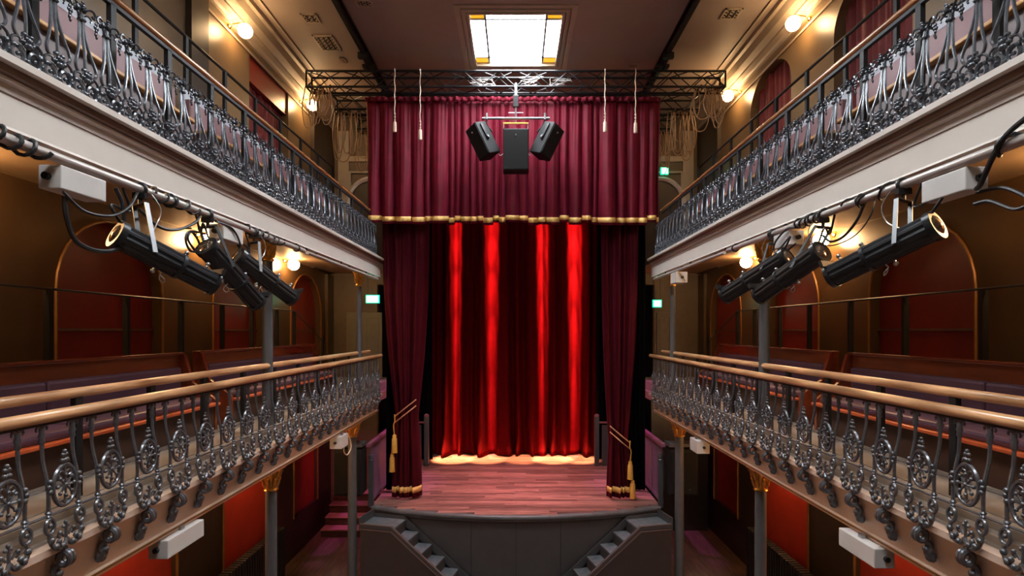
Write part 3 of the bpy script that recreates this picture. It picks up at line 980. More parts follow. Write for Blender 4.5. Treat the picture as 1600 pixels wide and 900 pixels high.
# ------------------------------------------------------------------ stage
RARC, YC = 7.70, 11.90


def arcy(x):
    return YC + RARC - math.sqrt(RARC * RARC - x * x)


st = thing('stage', 'raised timber stage with curved grey front and plank floor', 'stage', (0, 14, 0))
N = 40
xs = [-3.2 + 6.4 * k / N for k in range(N + 1)]
poly = [(x, arcy(x) + .10) for x in xs] + [(3.2, 16.0), (3.55, 16.0), (3.55, 18.9), (-3.55, 18.9), (-3.55, 16.0), (-3.2, 16.0)]
MB().prism_z(poly, 0, ZST - .05).build('front_panel', 'stage_grey', st)
nose = []
lip = MB()
prof = [(.10, -.02), (-.03, -.02), (-.05, -.04), (-.05, -.085), (-.03, -.105), (.0, -.11), (.02, -.16), (.10, -.16)]
vs, fs = [], []
n = len(prof)
for x in xs:
    for dy, dz in prof:
        vs.append((x, arcy(x) + dy, ZST + dz + .012))
for i in range(N):
    for k in range(n):
        fs.append((i * n + k, i * n + (k + 1) % n, (i + 1) * n + (k + 1) % n, (i + 1) * n + k))
fs += [tuple(range(n)), tuple(N * n + k for k in range(n - 1, -1, -1))]
lip.add(vs, fs).build('nosing', 'nosing', st, smooth=True)
for x in (-.95, .0, .95):
    MB().box(x - .004, x + .004, arcy(x) + .09, arcy(x) + .12, 0.02, ZST - .15).build('panel_joint', 'post', st)
# planks
rr = random.Random(4)
PW = .135
unit = {}


def plank_mesh(l):
    l = round(l * 4) / 4
    if l not in unit:
        unit[l] = MB().box(-l / 2 + .002, l / 2 - .002, -PW / 2 + .0025, PW / 2 - .0025, 0, .045).mesh('plank', 'plank')
    return unit[l], l


np_ = 0
y = 12.02
while y < 18.3:
    half = 3.19 if y > 12.62 else math.sqrt(max(0, RARC ** 2 - (YC + RARC - (y - PW / 2)) ** 2)) - .02
    half = min(half, 3.19)
    if half > .4:
        x = -half
        first = True
        while x < half - .06:
            l = rr.choice((1.25, 1.5, 1.75, 2.0, 2.5))
            if first:
                l *= rr.uniform(.5, 1)
                first = False
            e = min(half, x + l)
            if half - e < .35:
                e = half
            me = MB().box(x + .0015, e - .0015, y - PW / 2 + .002, y + PW / 2 - .002, ZST - .045, ZST + rr.uniform(-.001, .001))
            o = me.build('plank', 'plank', st)
            np_ += 1
            x = e
    y += PW

# steps on each side of the stage front
for s in (-1, 1):
    sd = SIDE(s)
    t = thing('stage_steps', 'grey wooden steps up to the stage on the %s' % sd, 'steps', (s * 3.08, 12.5, 0), 'stage steps')
    an = math.radians(14)
    dv = Vector((math.cos(an) * -s, -math.sin(an), 0))
    nv = Vector((s * math.sin(an), -math.cos(an), 0))
    A = Vector((s * 3.08, 12.46, 0))
    mtx = Matrix((dv, nv, Vector((0, 0, 1)))).transposed().to_4x4()
    mtx.translation = A
    WD = .62
    L0, RUN, RISE, Z0 = .74, .300, .235, 1.24

    def mk():
        m = MB()
        m.M = mtx
        return m
    mk().box(-.02, L0, .03, WD - .04, Z0 - .04, Z0).build('landing', 'tread', t, bevel=.005)
    for k in range(5):
        z = Z0 - RISE * (k + 1)
        a = L0 + RUN * k
        mk().box(a - .03, a + RUN, .03, WD - .04, z - .035, z).build('tread', 'tread', t, bevel=.005)
        mk().box(a - .02, a - .005, .03, WD - .04, z, z + RISE - .04).build('riser', 'stage_brown', t)
    # outer stringer as a solid panel
    up = .075
    e = L0 + RUN * 5 + .1

    def string_poly(o):
        return [(-.02, 0), (-.02, Z0 + o), (L0 - .05, Z0 + o), (e, Z0 + o - RISE * 5 - .12), (e, 0)]
    for nm, (w0, w1), o, mm in (('outer_panel', (WD - .04, WD - .01), .02, 'stage_brown'),):
        m = mk()
        pl = string_poly(o)
        nn = len(pl)
        vs = [(a, w0, z) for a, z in pl] + [(a, w1, z) for a, z in pl]
        m.add(vs, [tuple(range(nn)), tuple(range(2 * nn - 1, nn - 1, -1))] + [(k, (k + 1) % nn, nn + (k + 1) % nn, nn + k) for k in range(nn)])
        m.build(nm, mm, t)

    def band(name, w0, w1, o0, o1, mm):
        m = mk()
        top = [(-.02, Z0 + o1), (L0 - .05, Z0 + o1), (e, Z0 + o1 - RISE * 5 - .12)]
        bot = [(-.02, Z0 + o0), (L0 - .05 - .02, Z0 + o0), (e, Z0 + o0 - RISE * 5 - .12)]
        for k in range(2):
            q = [top[k], top[k + 1], bot[k + 1], bot[k]]
            vs = [(a, w0, z) for a, z in q] + [(a, w1, z) for a, z in q]
            m.add(vs, [(0, 1, 2, 3), (7, 6, 5, 4), (0, 4, 5, 1), (1, 5, 6, 2), (2, 6, 7, 3), (3, 7, 4, 0)])
        m.build(name, mm, t)
    band('stringer', WD - .045, WD, -.05, .035, 'stage_grey')
    band('stringer_bead', WD - .01, WD + .008, .028, .045, 'trim_line')
    band('stringer_bead', WD - .01, WD + .006, -.085, -.072, 'trim_line')
    band('inner_stringer', -.005, .03, -.10, .07, 'stage_grey')
    mk().box(-.05, -.02, .0, WD, Z0 - .1, Z0 + .16).build('end_board', 'stage_grey', t)

# slatted fences at the stage sides
for s in (-1, 1):
    sd = SIDE(s)
    t = thing('stage_fence', 'purple-lit vertical board fence along the %s edge of the stage' % sd, 'fence', (s * 3.28, 14.2, ZST), 'stage fences')
    X = 3.27
    for k in range(24):
        y = 12.72 + .137 * k
        MB().box(s * (X - .012), s * (X + .012), y + .010, y + .127, ZST, 2.72).build('board', 'fence', t)
    MB().box(s * (X - .05), s * (X + .05), 12.6, 16.0, 2.72, 2.80).build('top_rail', 'fence_rail', t, bevel=.01)
    MB().box(s * (X - .02), s * (X + .03), 12.7, 16.0, ZST, ZST + .1).build('kick_board', 'fence', t)
    pt = thing('newel_post', 'dark newel post at the %s front corner of the stage' % sd, 'post', (s * 3.22, 12.62, ZST - .05), 'newel posts')
    MB().box(s * 3.16, s * 3.26, 12.57, 12.67, ZST - .05, 2.42).build('shaft', 'stage_grey', pt, bevel=.006)
    MB().lathe([(.06, 0), (.07, .02), (.045, .05), (.06, .08), (.05, .13), (.01, .15)], 12, (s * 3.21, 12.62, 2.42)).build('cap', 'stage_grey', pt, smooth=True)
    # stair-head guards near the back of the stage
    t = thing('stage_guard', 'dark grey guard panel with round-topped post on the %s rear of the stage' % sd, 'guard', (s * 2.4, 16.3, ZST), 'stage guards')
    x0 = 2.25 if s > 0 else -2.62
    MB().box(x0, x0 + .13, 16.22, 16.35, ZST, 2.84).build('post', 'stage_grey', t, bevel=.01)
    MB().ball((x0 + .065, 16.285, 2.87), (.07, .07, .06), 12, 8).build('post_cap', 'fence_rail', t, smooth=True)
    xe = x0 + .13 if s > 0 else x0
    MB().box(xe + s * .09, xe + s * .36, 16.25, 16.32, ZST, 2.60).build('panel', 'stage_grey', t)
    MB().tube([(xe, 16.285, 2.68), (xe + s * .6, 16.285, 2.68)], .028, 8).build('rail', 'fence_rail', t, smooth=True)

# side steps to the wing, left
t = thing('wing_steps', 'dark wooden steps with pink-lit treads left of the stage', 'steps', (-4.3, 15.2, 0))
for k in range(4):
    MB().box(-5.0, -3.6, 14.55 + .34 * k, 14.55 + .34 * (k + 1) + (.08 if k == 3 else .02), .215 * (k + 1) - .035, .215 * (k + 1)).build('tread', 'plank', t, bevel=.006)
    MB().box(-5.0, -3.6, 14.60 + .34 * k, 14.62 + .34 * k, .215 * k, .215 * (k + 1) - .035).build('riser', 'pew_dark', t)
# black masking flat, right
tag(MB().box(3.6, 5.1, 15.1, 15.16, 0, 3.55).build('masking_flat', 'black'), 'black masking flat right of the stage under the balcony', 'flat')

# radiators under the galleries
for s in (-1, 1):
    sd = SIDE(s)
    t = thing('radiator', 'black ribbed radiator along the red wall under the %s lower balcony' % sd, 'radiator', (s * 4.9, 9, 0), 'cast iron radiators')
    for k in range(40):
        y = 7.9 + .1 * k
        MB().box(s * 4.80, s * 4.98, y, y + .06, .08, 1.22).build('fin', 'black', t, bevel=.012)
    MB().box(s * 4.83, s * 4.95, 7.85, 11.9, .18, .26).build('lower_pipe', 'black', t)
    MB().box(s * 4.83, s * 4.95, 7.85, 11.9, 1.0, 1.08).build('upper_pipe', 'black', t)
    for y in (8.0, 11.7):
        MB().box(s * 4.82, s * 4.96, y, y + .05, 0, .1).build('foot', 'black', t)

# speakers mounted beside the stage
for s in (-1, 1):
    sd = SIDE(s)
    x, y, z = s * 3.62, 12.22, 1.75
    t = thing('side_speaker', 'black loudspeaker cabinet mounted by the column on the %s of the stage' % sd, 'speaker', (x, y, z), 'side loudspeakers')
    MB().box(x - .3, x + .3, y + .02, y + .45, z, z + 1.0).build('cabinet', 'speaker', t, bevel=.02)
    MB().box(x - .27, x + .27, y - .005, y + .02, z + .04, z + .93).build('grille', 'grille', t, bevel=.008)
    MB().ball((x + .12, y - .01, z + .14), .015, 8, 6).build('badge', 'steel', t)
    MB().tube([(x, y + .25, z + 1.0), (x, y + .25, 3.60)], .03, 8).build('bracket', 'black', t, smooth=True)
    MB().box(x - .32, x + .32, y + .0, y + .4, z + 1.05, z + 1.12).build('top_plate', 'stage_grey', t)

# ------------------------------------------------------------------ ceiling rigging pipes, truss
for s in (-1, 1):
    sd = SIDE(s)
    t = thing('ceiling_track', 'black rigging beam fixed along the ceiling on the %s' % sd, 'beam', (s * 3.2, 8, 11.05), 'ceiling beams')
    MB().box(s * 3.17, s * 3.24, 1.5, 16, 11.10, 11.17).build('lower_flange', 'truss', t)
    MB().box(s * 3.195, s * 3.215, 1.5, 16, 11.17, 11.26).build('web', 'truss', t)
    MB().box(s * 3.15, s * 3.26, 1.5, 16, 11.26, 11.3).build('upper_flange', 'truss', t)
    h = thing('truss_hanger', 'black clamp hanger holding the lighting truss on the %s' % sd, 'clamp', (s * 3.2, 12.3, 10.95), 'truss hangers')
    MB().box(s * 3.1, s * 3.31, 11.9, 12.0, 11.02, 11.14).build('beam_clamp', 'black', h)
    MB().tube([(s * 3.2, 11.95, 11.05), (s * 3.2, 12.35, 10.97)], .03, 8).build('strut', 'black', h)
    MB().tube([(s * 3.12, 12.48, 10.97), (s * 3.12, 12.48, 11.12)], .035, 8).build('strut', 'black', h)
    MB().box(s * 3.05, s * 3.35, 12.4, 12.56, 11.06, 11.12).build('plate', 'black', h)


def truss(y, z1, xh, label, d=.34, seg=.37):
    t = thing('lighting_truss', label, 'truss', (0, y + d / 2, z1 - d), 'lighting trusses')
    for yy in (y, y + d):
        for zz in (z1, z1 - d):
            MB().tube([(-xh, yy, zz), (xh, yy, zz)], .026, 10).build('chord', 'truss', t, smooth=True)
    n = int(2 * xh / seg)
    st_ = 2 * xh / n
    a = MB().tube([(0, 0, 0), (st_, 0, d)], .012, 6).mesh('brace', 'truss', True)
    b = MB().tube([(0, 0, d), (st_, 0, 0)], .012, 6).mesh('brace', 'truss', True)
    c = MB().tube([(0, 0, 0), (st_, d, 0)], .012, 6).mesh('brace', 'truss', True)
    e = MB().tube([(0, d, 0), (st_, 0, 0)], .012, 6).mesh('brace', 'truss', True)
    for k in range(n):
        x = -xh + st_ * k
        for yy in (-d / 2, d / 2):
            link('brace', (a, b)[k % 2], t, (x, yy, 0))
        for zz in (0, d):
            link('brace', (c, e)[k % 2], t, (x, -d / 2, zz))
    for x in (-xh, xh):
        for yy in (y, y + d):
            MB().tube([(x, yy, z1), (x, yy, z1 - d)], .022, 8).build('end_post', 'truss', t, smooth=True)
        for zz in (z1, z1 - d):
            MB().tube([(x, y, zz), (x, y + d, zz)], .022, 8).build('end_post', 'truss', t, smooth=True)
    return t


truss(12.35, 10.94, 4.55, 'front black lighting truss spanning the hall above the border curtain')
truss(13.5, 10.90, 4.35, 'second black lighting truss behind the front one')
truss(14.75, 10.88, 4.15, 'rearmost black lighting truss above the stage')

# hanks of rope and cable on the truss ends
rr = random.Random(9)
for s in (-1, 1):
    sd = SIDE(s)
    for i, (y, xc, zt_, ln, wd) in enumerate(((12.52, 4.25, 10.62, .95, 'at the front end of the truss'), (13.67, 3.98, 10.568, 1.25, 'behind the front truss end'), (14.92, 3.78, 10.548, 1.2, 'deepest on the truss ends'))):
        t = thing('cable_hank', 'tan looped cable hank hanging on the %s, %s' % (sd, wd), 'cable', (s * xc, y, zt_ - ln), 'cable hanks')
        for k in range(9):
            dx = rr.uniform(-.28, .28)
            w_ = rr.uniform(.05, .22)
            l_ = ln * rr.uniform(.55, 1.0)
            dy = rr.uniform(-.12, .12)
            z0 = zt_ + .02
            c = s * xc + dx
            pts = spline([(c - w_ * .5, y + dy, z0), (c - w_, y + dy, z0 - l_ * .5), (c - w_ * .6, y + dy, z0 - l_ * .92), (c, y + dy, z0 - l_),
                          (c + w_ * .6, y + dy, z0 - l_ * .9), (c + w_, y + dy, z0 - l_ * .5), (c + w_ * .4, y + dy, z0)], 4)
            MB().tube(pts, .012, 6).build('loop', 'tan_rope', t, smooth=True)
        for dx in (-.22, 0, .22):
            MB().tube([(s * xc + dx, y - .17, zt_ + .02), (s * xc + dx, y + .20, zt_ + .02)], .016, 6).build('hook_bar', 'black', t)
            MB().tube([(s * xc + dx, y - .17 + .036 * math.cos(q * PI / 5), zt_ - .02 + .036 * math.sin(q * PI / 5)) for q in range(10)], .012, 5, True).build('hook', 'black', t)

# curtain ropes with white weights
for x, zb, lb in ((-2.62, 9.62, 'outer left'), (-2.07, 9.45, 'inner left'), (1.93, 9.62, 'inner right'), (2.59, 9.60, 'outer right')):
    t = thing('hanging_rope', 'pale knotted rope with white weight hanging before the border curtain, %s' % lb, 'rope', (x, 12.312, zb), 'weighted ropes')
    pts = [(x + .008 * math.sin(k * 1.7), 12.312, 10.97 - (10.97 - zb - .14) * k / 14) for k in range(15)]
    MB().tube(pts, .012, 6).build('rope', 'white_rope', t, smooth=True)
    MB().lathe([(.015, .22), (.036, .19), (.042, .0), (.034, -.02)], 10, (x, 12.312, zb)).build('weight', 'white_rope', t, smooth=True)
    for k in range(3):
        MB().ball((x, 12.312, zb + .24 + .07 * k), .022, 8, 5).build('knot', 'white_rope', t, smooth=True)
    MB().tube([(x, 12.312 + .035 * math.cos(q * PI / 6), 10.94 + .035 * math.sin(q * PI / 6)) for q in range(12)], .008, 5, True).build('hook', 'steel', t, smooth=True)

# centre speaker cluster
YSP = 12.1
t = thing('speaker_bar', 'steel bar and hoist carrying the three hanging speakers', 'rigging', (0, YSP, 10.0))
MB().tube([(-.72, YSP, 9.82), (.72, YSP, 9.82)], .026, 10).build('bar', 'yoke', t, smooth=True)
MB().tube([(0, YSP, 9.82), (0, YSP, 10.3)], .022, 8).build('stem', 'steel', t, smooth=True)
MB().box(-.06, .06, YSP - .05, YSP + .05, 10.05, 10.3).build('hoist', 'black', t, bevel=.01)
MB().tube([(0, YSP, 10.3), (0, YSP + .15, 10.62)], .03, 8).build('clamp', 'yoke', t, smooth=True)
MB().box(-.16, .16, YSP - .012, YSP + .012, 9.93, 9.95).build('spreader', 'steel', t)
for x in (-.62, .62):
    MB().tube([(x, YSP, 9.79), (x, YSP, 9.93)], .03, 8).build('bar_clamp', 'steel', t, smooth=True)
for x0, lab, ang, tilt, w, h in ((-.0, 'upright black speaker hanging in the middle of the cluster', 0, 0, .54, .88),
                                 (-.72, 'black speaker tilted outwards on the left of the cluster', -46, 26, .36, .72),
                                 (.68, 'black speaker tilted outwards on the right of the cluster', 46, -26, .36, .72)):
    zc = 9.12 if x0 == 0 else 9.33
    t = thing('hanging_speaker', lab, 'speaker', (x0, YSP, zc - h / 2), 'hanging speaker cluster')
    Mx = Matrix.Translation((x0, YSP, zc)) @ Matrix.Rotation(math.radians(-tilt), 4, 'Y') @ Matrix.Rotation(math.radians(ang), 4, 'Z')

    def sp():
        m = MB()
        m.M = Mx
        return m
    sp().box(-w / 2, w / 2, -.14, .20, -h / 2, h / 2).build('cabinet', 'speaker', t, bevel=.015)
    sp().box(-w / 2 + .015, w / 2 - .015, -.155, -.14, -h / 2 + .02, h / 2 - .03).build('grille', 'grille', t, bevel=.006)
    sp().ball((0, -.158, h / 2 - .14), .018, 8, 6).build('badge', 'steel', t)
    if x0 == 0:
        for xx in (-.255, .255):
            MB().tube([(xx, YSP, 9.56), (xx, YSP, 9.72)], .012, 6).build('yoke', 'wire', t, smooth=True)
        MB().box(-.27, .27, YSP - .02, YSP + .02, 9.70, 9.73).build('yoke_bar', 'gold_rope', t)
        MB().tube([(0, YSP, 9.73), (0, YSP, 9.82)], .015, 6).build('pin', 'steel', t)
    else:
        sg = 1 if x0 < 0 else -1
        sp().box(sg * w / 2, sg * (w / 2 + .03), -.03, .03, -.05, .30).build('yoke', 'lamp_black', t)
        sp().tube([(sg * w / 2, 0, 0), (sg * (w / 2 + .05), 0, 0)], .03, 8).build('knob', 'yoke', t)
        MB().tube(spline([(x0 + sg * .22, YSP + .05, 9.55), (x0 + sg * .1, YSP, 9.68), (sg * -.62, YSP, 9.80)], 4), .018, 6).build('hanger', 'black', t, smooth=True)
        MB().tube(spline([(x0 + sg * .30, YSP + .1, 9.18), (x0 + sg * .38, YSP + .05, 9.05), (-sg * .27, YSP + .1, 9.1)], 5), .008, 5).build('lead', 'wire', t, smooth=True)

# coiled wire on the front truss
rr = random.Random(2)
for x, lab in ((-.75, 'left'), (.35, 'centre right'), (.95, 'right')):
    t = thing('wire_bundle', 'loose white wire bundle on the front truss, %s of the middle' % lab, 'cable', (x, 12.5, 10.62), 'loose wires on the truss')
    for k in range(4):
        pts = [(x + rr.uniform(-.28, .28), 12.4 + rr.uniform(0, .25), 10.68 + rr.uniform(0, .22)) for q in range(5)]
        MB().tube(spline(pts, 5), .006, 5).build('strand', 'wire', t, smooth=True)

# ------------------------------------------------------------------ front-of-house lighting pipes, boxes, lanterns, cables
XP, ZP, RP = 2.97, 6.42, .034
PIPE = {}
for s in (-1, 1):
    sd = SIDE(s)
    t = thing('lighting_pipe', 'long painted lighting pipe under the %s upper balcony front' % sd, 'pipe', (s * XP, 5, ZP), 'lighting pipes')
    MB().tube([(s * XP, 2.3, ZP), (s * XP, 7.97, ZP)], RP, 14).build('pipe', 'tube', t, smooth=True)
    PIPE[s] = t
    for y in (2.9, 4.9, 6.6, 7.7):
        MB().box(s * (XP - .012), s * (XP + .17), y - .015, y + .015, ZP + .035, ZP + .06).build('bracket', 'black', t)
        MB().box(s * (XP + .15), s * (XP + .17), y - .015, y + .015, ZP + .06, ZP + .122).build('bracket', 'black', t)
        MB().tube([(s * XP, y, ZP) + Vector((0, 0, 0)) if False else (s * XP + .045 * math.cos(q * PI / 6), y, ZP + .045 * math.sin(q * PI / 6)) for q in range(12)], .010, 6, True).build('clamp_ring', 'black', t, smooth=True)
    t2 = thing('lighting_pipe', 'short painted lighting pipe continuing towards the stage, %s' % sd, 'pipe', (s * (XP + .02), 9.8, ZP), 'lighting pipes')
    MB().tube([(s * (XP + .02), 8.15, ZP), (s * (XP + .02), 12.3, ZP)], .026, 12).build('pipe', 'tube', t2, smooth=True)
    for y in (8.5, 10.2, 11.9):
        MB().box(s * XP, s * (XP + .17), y - .015, y + .015, ZP + .02, ZP + .04).build('bracket', 'black', t2)
        MB().box(s * (XP + .15), s * (XP + .17), y - .015, y + .015, ZP + .04, ZP + .122).build('bracket', 'black', t2)


def jbox(s, y0, y1, zt, h, w, label, x=None):
    x = XP if x is None else x
    t = thing('socket_box', label, 'box', (s * x, (y0 + y1) / 2, zt - h), 'white socket boxes')
    MB().box(s * (x - .02), s * (x + w), y0, y1, zt - h, zt).build('body', 'box', t, bevel=.008)
    MB().tube([(s * (x + w / 2), y0 - .03, zt - h * .5), (s * (x + w / 2), y0, zt - h * .5)], .025, 8).build('gland', 'black', t, smooth=True)
    MB().box(s * (x + .02), s * (x + .06), (y0 + y1) / 2 - .03, (y0 + y1) / 2 + .03, zt, zt + .04).build('strap', 'steel', t)


jbox(-1, 3.69, 4.10, ZP - .04, .155, .13, 'large white socket box on the left lighting pipe, nearest the camera')
jbox(-1, 5.74, 6.16, ZP - .035, .155, .13, 'small white socket box among the lanterns on the left lighting pipe')
jbox(1, 3.73, 4.14, ZP - .04, .155, .13, 'large white socket box on the right lighting pipe, nearest the camera')
jbox(1, 6.12, 6.52, ZP - .035, .155, .13, 'small white socket box among the lanterns on the right lighting pipe')
jbox(1, 10.5, 10.85, ZP - .03, .2, .2, 'far white socket box on the right upper balcony front near the stage')
jbox(-1, 5.15, 5.75, 3.40, .17, .16, 'white socket box under the left lower balcony front, nearer the camera', 3.17)
jbox(-1, 10.2, 10.6, 3.40, .22, .2, 'white socket box under the left lower balcony front, near the stage', 3.14)
jbox(1, 4.95, 5.5, 3.40, .17, .16, 'white socket box under the right lower balcony front, nearer the camera', 3.14)
jbox(1, 9.8, 10.2, 3.40, .22, .2, 'white socket box under the right lower balcony front, near the stage', 3.14)


def ribbed(mb, r, z0, z1, n=30, dr=.011):
    prof = []
    for k in range(n):
        an = 2 * PI * k / n
        rk = r if (k % 3) else r - dr
        prof.append((rk * math.cos(an), rk * math.sin(an)))
    mb.prism_z(prof, z0, z1)


def lantern(back, front, ypipe, s, label, steel_yoke=False):
    back, front = Vector(back), Vector(front)
    d = front - back
    L = d.length
    hang = Vector((s * XP, ypipe, ZP))
    t = thing('stage_lantern', label, 'stage light', tuple(hang), 'profile lanterns on the lighting pipes')
    Mx = frame(back, d)

    def m():
        q = MB()
        q.M = Mx
        return q
    R = .102
    b = m()
    ribbed(b, R, .03, L * .60)
    b.build('body', 'lamp_black', t)
    q = m()
    q.lathe([(R * .96, L * .585), (R * 1.05, L * .59), (R * 1.05, L * .625), (R * .96, L * .63)], 24)
    q.build('clamp_band', 'lamp_black', t, smooth=True)
    b = m()
    ribbed(b, R * .93, L * .60, L * .96)
    b.build('barrel', 'lamp_black', t)
    q = m()
    q.lathe([(R * 1.0, 0), (R * 1.08, .0), (R * 1.08, .05), (R * 1.0, .05)], 28)
    q.build('rear_ring', 'lamp_black', t, smooth=True)
    q = m()
    q.lathe([(R * .97, .03), (R * .9, .012), (R * .6, -.008), (R * .2, -.016), (.002, -.018)], 28)
    q.build('rear_lens', 'lens', t, smooth=True)
    q = m()
    q.lathe([(R * .80, L * .955), (R * .98, L * .955), (R * .98, L), (R * .80, L)], 28)
    q.build('front_rim', 'lamp_black', t, smooth=True)
    q = m()
    q.box(-R * 1.12, R * 1.12, R * .7, R * 1.25, L * .955, L * .985)
    q.build('gel_frame', 'lamp_black', t)
    for f, e in ((.42, 1), (.62, -1), (.85, -1)):
        q = m()
        q.tube([(0, e * -R, L * f), (0, e * -R * 1.18, L * f)], .010, 6)
        q.ball((0, e * -R * 1.25, L * f), .018, 8, 6)
        q.build('knob', 'steel', t, smooth=True)
    # loop handle below
    q = m()
    q.tube(spline([(0, -R * 1.0, L * .5), (.0, -R * 1.3, L * .49), (.03, -R * 1.55, L * .52), (.0, -R * 1.7, L * .55), (-.03, -R * 1.5, L * .53), (0, -R * 1.3, L * .49)], 3), .005, 5)
    q.build('shutter_handle', 'wire', t, smooth=True)
    # yoke: U bracket from body sides up to the clamp
    piv = back + d * .30
    side = (Mx.to_3x3() @ Vector((1, 0, 0))).normalized()
    topz = hang.z - .12
    yo = MB()
    top = Vector((hang.x, hang.y, topz))
    for e in (-1, 1):
        a = piv + side * (R + .018) * e
        bpt = top + side * (R + .018) * e * .9
        dirv = (bpt - a)
        w = MB()
        w.M = frame(a, dirv, tuple(side))
        w.box(-.016, .016, -.004, .004, -.03, dirv.length)
        w.build('yoke_arm', 'yoke' if (steel_yoke and e < 0) else 'lamp_black', t)
    w = MB()
    w.tube([top - side * (R + .02) * .9, top + side * (R + .02) * .9], .016, 6)
    w.build('yoke_bar', 'lamp_black', t, smooth=True)
    w = MB()
    w.tube([tuple(top), (hang.x, hang.y, hang.z - .05)], .016, 8)
    w.build('spigot', 'lamp_black', t, smooth=True)
    w = MB()
    w.box(hang.x - .05, hang.x + .05, hang.y - .025, hang.y + .025, hang.z - .075, hang.z - .03)
    w.tube([(hang.x + .046 * math.cos(q * PI / 6), hang.y, hang.z + .046 * math.sin(q * PI / 6)) for q in range(12)], .014, 6, True)
    w.build('hook_clamp', 'lamp_black', t, smooth=True)
    # safety wire
    sw = spline([(hang.x, hang.y + .05, hang.z + .045), (hang.x - s * .06, hang.y + .16, hang.z - .12), (hang.x - s * .05, hang.y + .12, hang.z - .26), tuple(piv + Vector((0, .02, R)))], 5)
    MB().tube(sw, .005, 5).build('safety_wire', 'wire', t, smooth=True)
    # tail
    tl = spline([tuple(back + d * .05 + Vector((0, 0, R))), tuple(back + Vector((0, -.04, R + .1))), (hang.x, hang.y - .12, hang.z - .2), (hang.x, hang.y - .2, hang.z - .04)], 6)
    MB().tube(tl, .010, 6).build('power_tail', 'cable', t, smooth=True)


lantern((-2.96, 4.2, 6.02), (-2.54, 4.80, 5.69), 4.5, -1, 'black profile lantern on the left pipe, nearest the camera', True)
lantern((-2.88, 5.28, 6.09), (-2.67, 5.88, 5.58), 5.48, -1, 'black profile lantern on the left pipe, middle of three, pointing steeply down')
lantern((-3.0, 6.12, 6.10), (-2.60, 6.66, 5.67), 6.45, -1, 'black profile lantern on the left pipe, nearest the stage', True)
lantern((2.97, 4.0, 6.05), (2.57, 4.65, 5.74), 4.36, 1, 'black profile lantern on the right pipe, nearest the camera')
lantern((2.80, 5.2, 6.03), (2.51, 5.88, 5.66), 5.5, 1, 'black profile lantern on the right pipe, middle of three')
lantern((2.85, 5.95, 6.08), (2.42, 6.6, 5.70), 6.55, 1, 'black profile lantern on the right pipe, nearest the stage')

# cables wound round and hanging from the pipes
def cable(label, pts, r=.013, m='cable', n=7):
    o = MB().tube(spline(pts, n), r, 7).build('cable', m, None, True)
    tag(o, label, 'cable', 'black cables on the lighting pipes')


def coil(label, s, y0, y1, turns, r=.010):
    pts = []
    n = int(turns * 12)
    rr = random.Random(label)
    for k in range(n + 1):
        a = 2 * PI * k / 12
        R = RP + r + .004 + .01 * math.sin(k * .7)
        pts.append((s * XP + R * math.cos(a), y0 + (y1 - y0) * k / n, ZP + R * math.sin(a)))
    o = MB().tube(pts, r, 6).build('cable_coil', 'cable', None, True)
    tag(o, label, 'cable', 'cable coils round the lighting pipes')


coil('black cable wound round the left lighting pipe at the picture edge', -1, 2.9, 3.58, 6, .013)
coil('black cable wound round the left lighting pipe beside the nearest lantern', -1, 4.62, 5.25, 4)
coil('black cable wound round the left lighting pipe past its far socket box', -1, 6.25, 7.2, 6)
coil('black cable wound round the right lighting pipe at the picture edge', 1, 2.9, 3.55, 3, .014)
coil('black cable wound round the right lighting pipe beside the nearest lantern', 1, 4.45, 5.1, 2.5)
coil('black cable wound round the right lighting pipe among the far lanterns', 1, 5.45, 6.0, 6)
cable('thick black cable looping in a wide curve below the left white socket box', [(-2.95, 3.72, 6.18), (-2.95, 3.74, 6.04), (-2.95, 3.82, 5.90), (-2.93, 4.0, 5.86), (-2.92, 4.2, 5.92), (-2.95, 4.28, 6.08), (-2.96, 4.28, 6.25), (-2.97, 4.22, 6.36)], .016)
cable('thin black cable hanging from the left socket box to the nearest lantern clamp', [(-2.93, 3.68, 6.2), (-2.92, 3.85, 6.11), (-2.91, 4.1, 6.13), (-2.92, 4.3, 6.24), (-2.96, 4.45, 6.38)], .010)
cable('black cable drooping between the left lanterns', [(-2.98, 4.5, 6.26), (-2.98, 4.75, 6.17), (-2.97, 5.0, 6.19), (-2.96, 5.25, 6.30), (-2.97, 5.35, 6.39)], .013)
cable('small coiled black lead hanging before the left globe lamp', [(-2.95, 5.40, 6.22), (-2.95, 5.15, 6.2), (-2.95, 5.08, 6.12), (-2.95, 5.15, 6.03), (-2.95, 5.27, 6.04), (-2.95, 5.30, 6.12), (-2.95, 5.18, 6.2), (-2.95, 5.12, 6.12), (-2.95, 5.3, 6.0)], .011)
cable('black cable hanging under the left far socket box', [(-2.96, 5.6, 6.38), (-2.94, 5.9, 6.36), (-2.93, 6.05, 6.2), (-2.95, 5.95, 6.02), (-2.96, 5.7, 5.98), (-2.97, 5.5, 6.02)], .010)
cable('thick black cable crossing the right pipe at the picture edge', [(2.95, 3.2, 6.56), (2.92, 3.38, 6.47), (2.93, 3.5, 6.36), (2.96, 3.62, 6.24), (2.98, 3.68, 6.22)], .016)
cable('black cable looping from the right socket box towards the picture edge', [(3.0, 3.7, 6.20), (3.0, 3.5, 6.18), (3.0, 3.32, 6.06), (3.0, 3.42, 6.03), (3.0, 3.6, 6.12), (3.0, 3.72, 6.13)], .012)
cable('black cable drooping between the right lanterns', [(2.97, 4.85, 6.38), (2.96, 4.95, 6.25), (2.96, 5.15, 6.15), (2.96, 5.35, 6.14), (2.97, 5.5, 6.22)], .012)
cable('black cable looped round the right far socket box', [(2.95, 5.95, 6.38), (2.93, 6.15, 6.40), (2.92, 6.4, 6.3), (2.92, 6.42, 6.18), (2.93, 6.2, 6.16), (2.95, 6.0, 6.22)], .010)
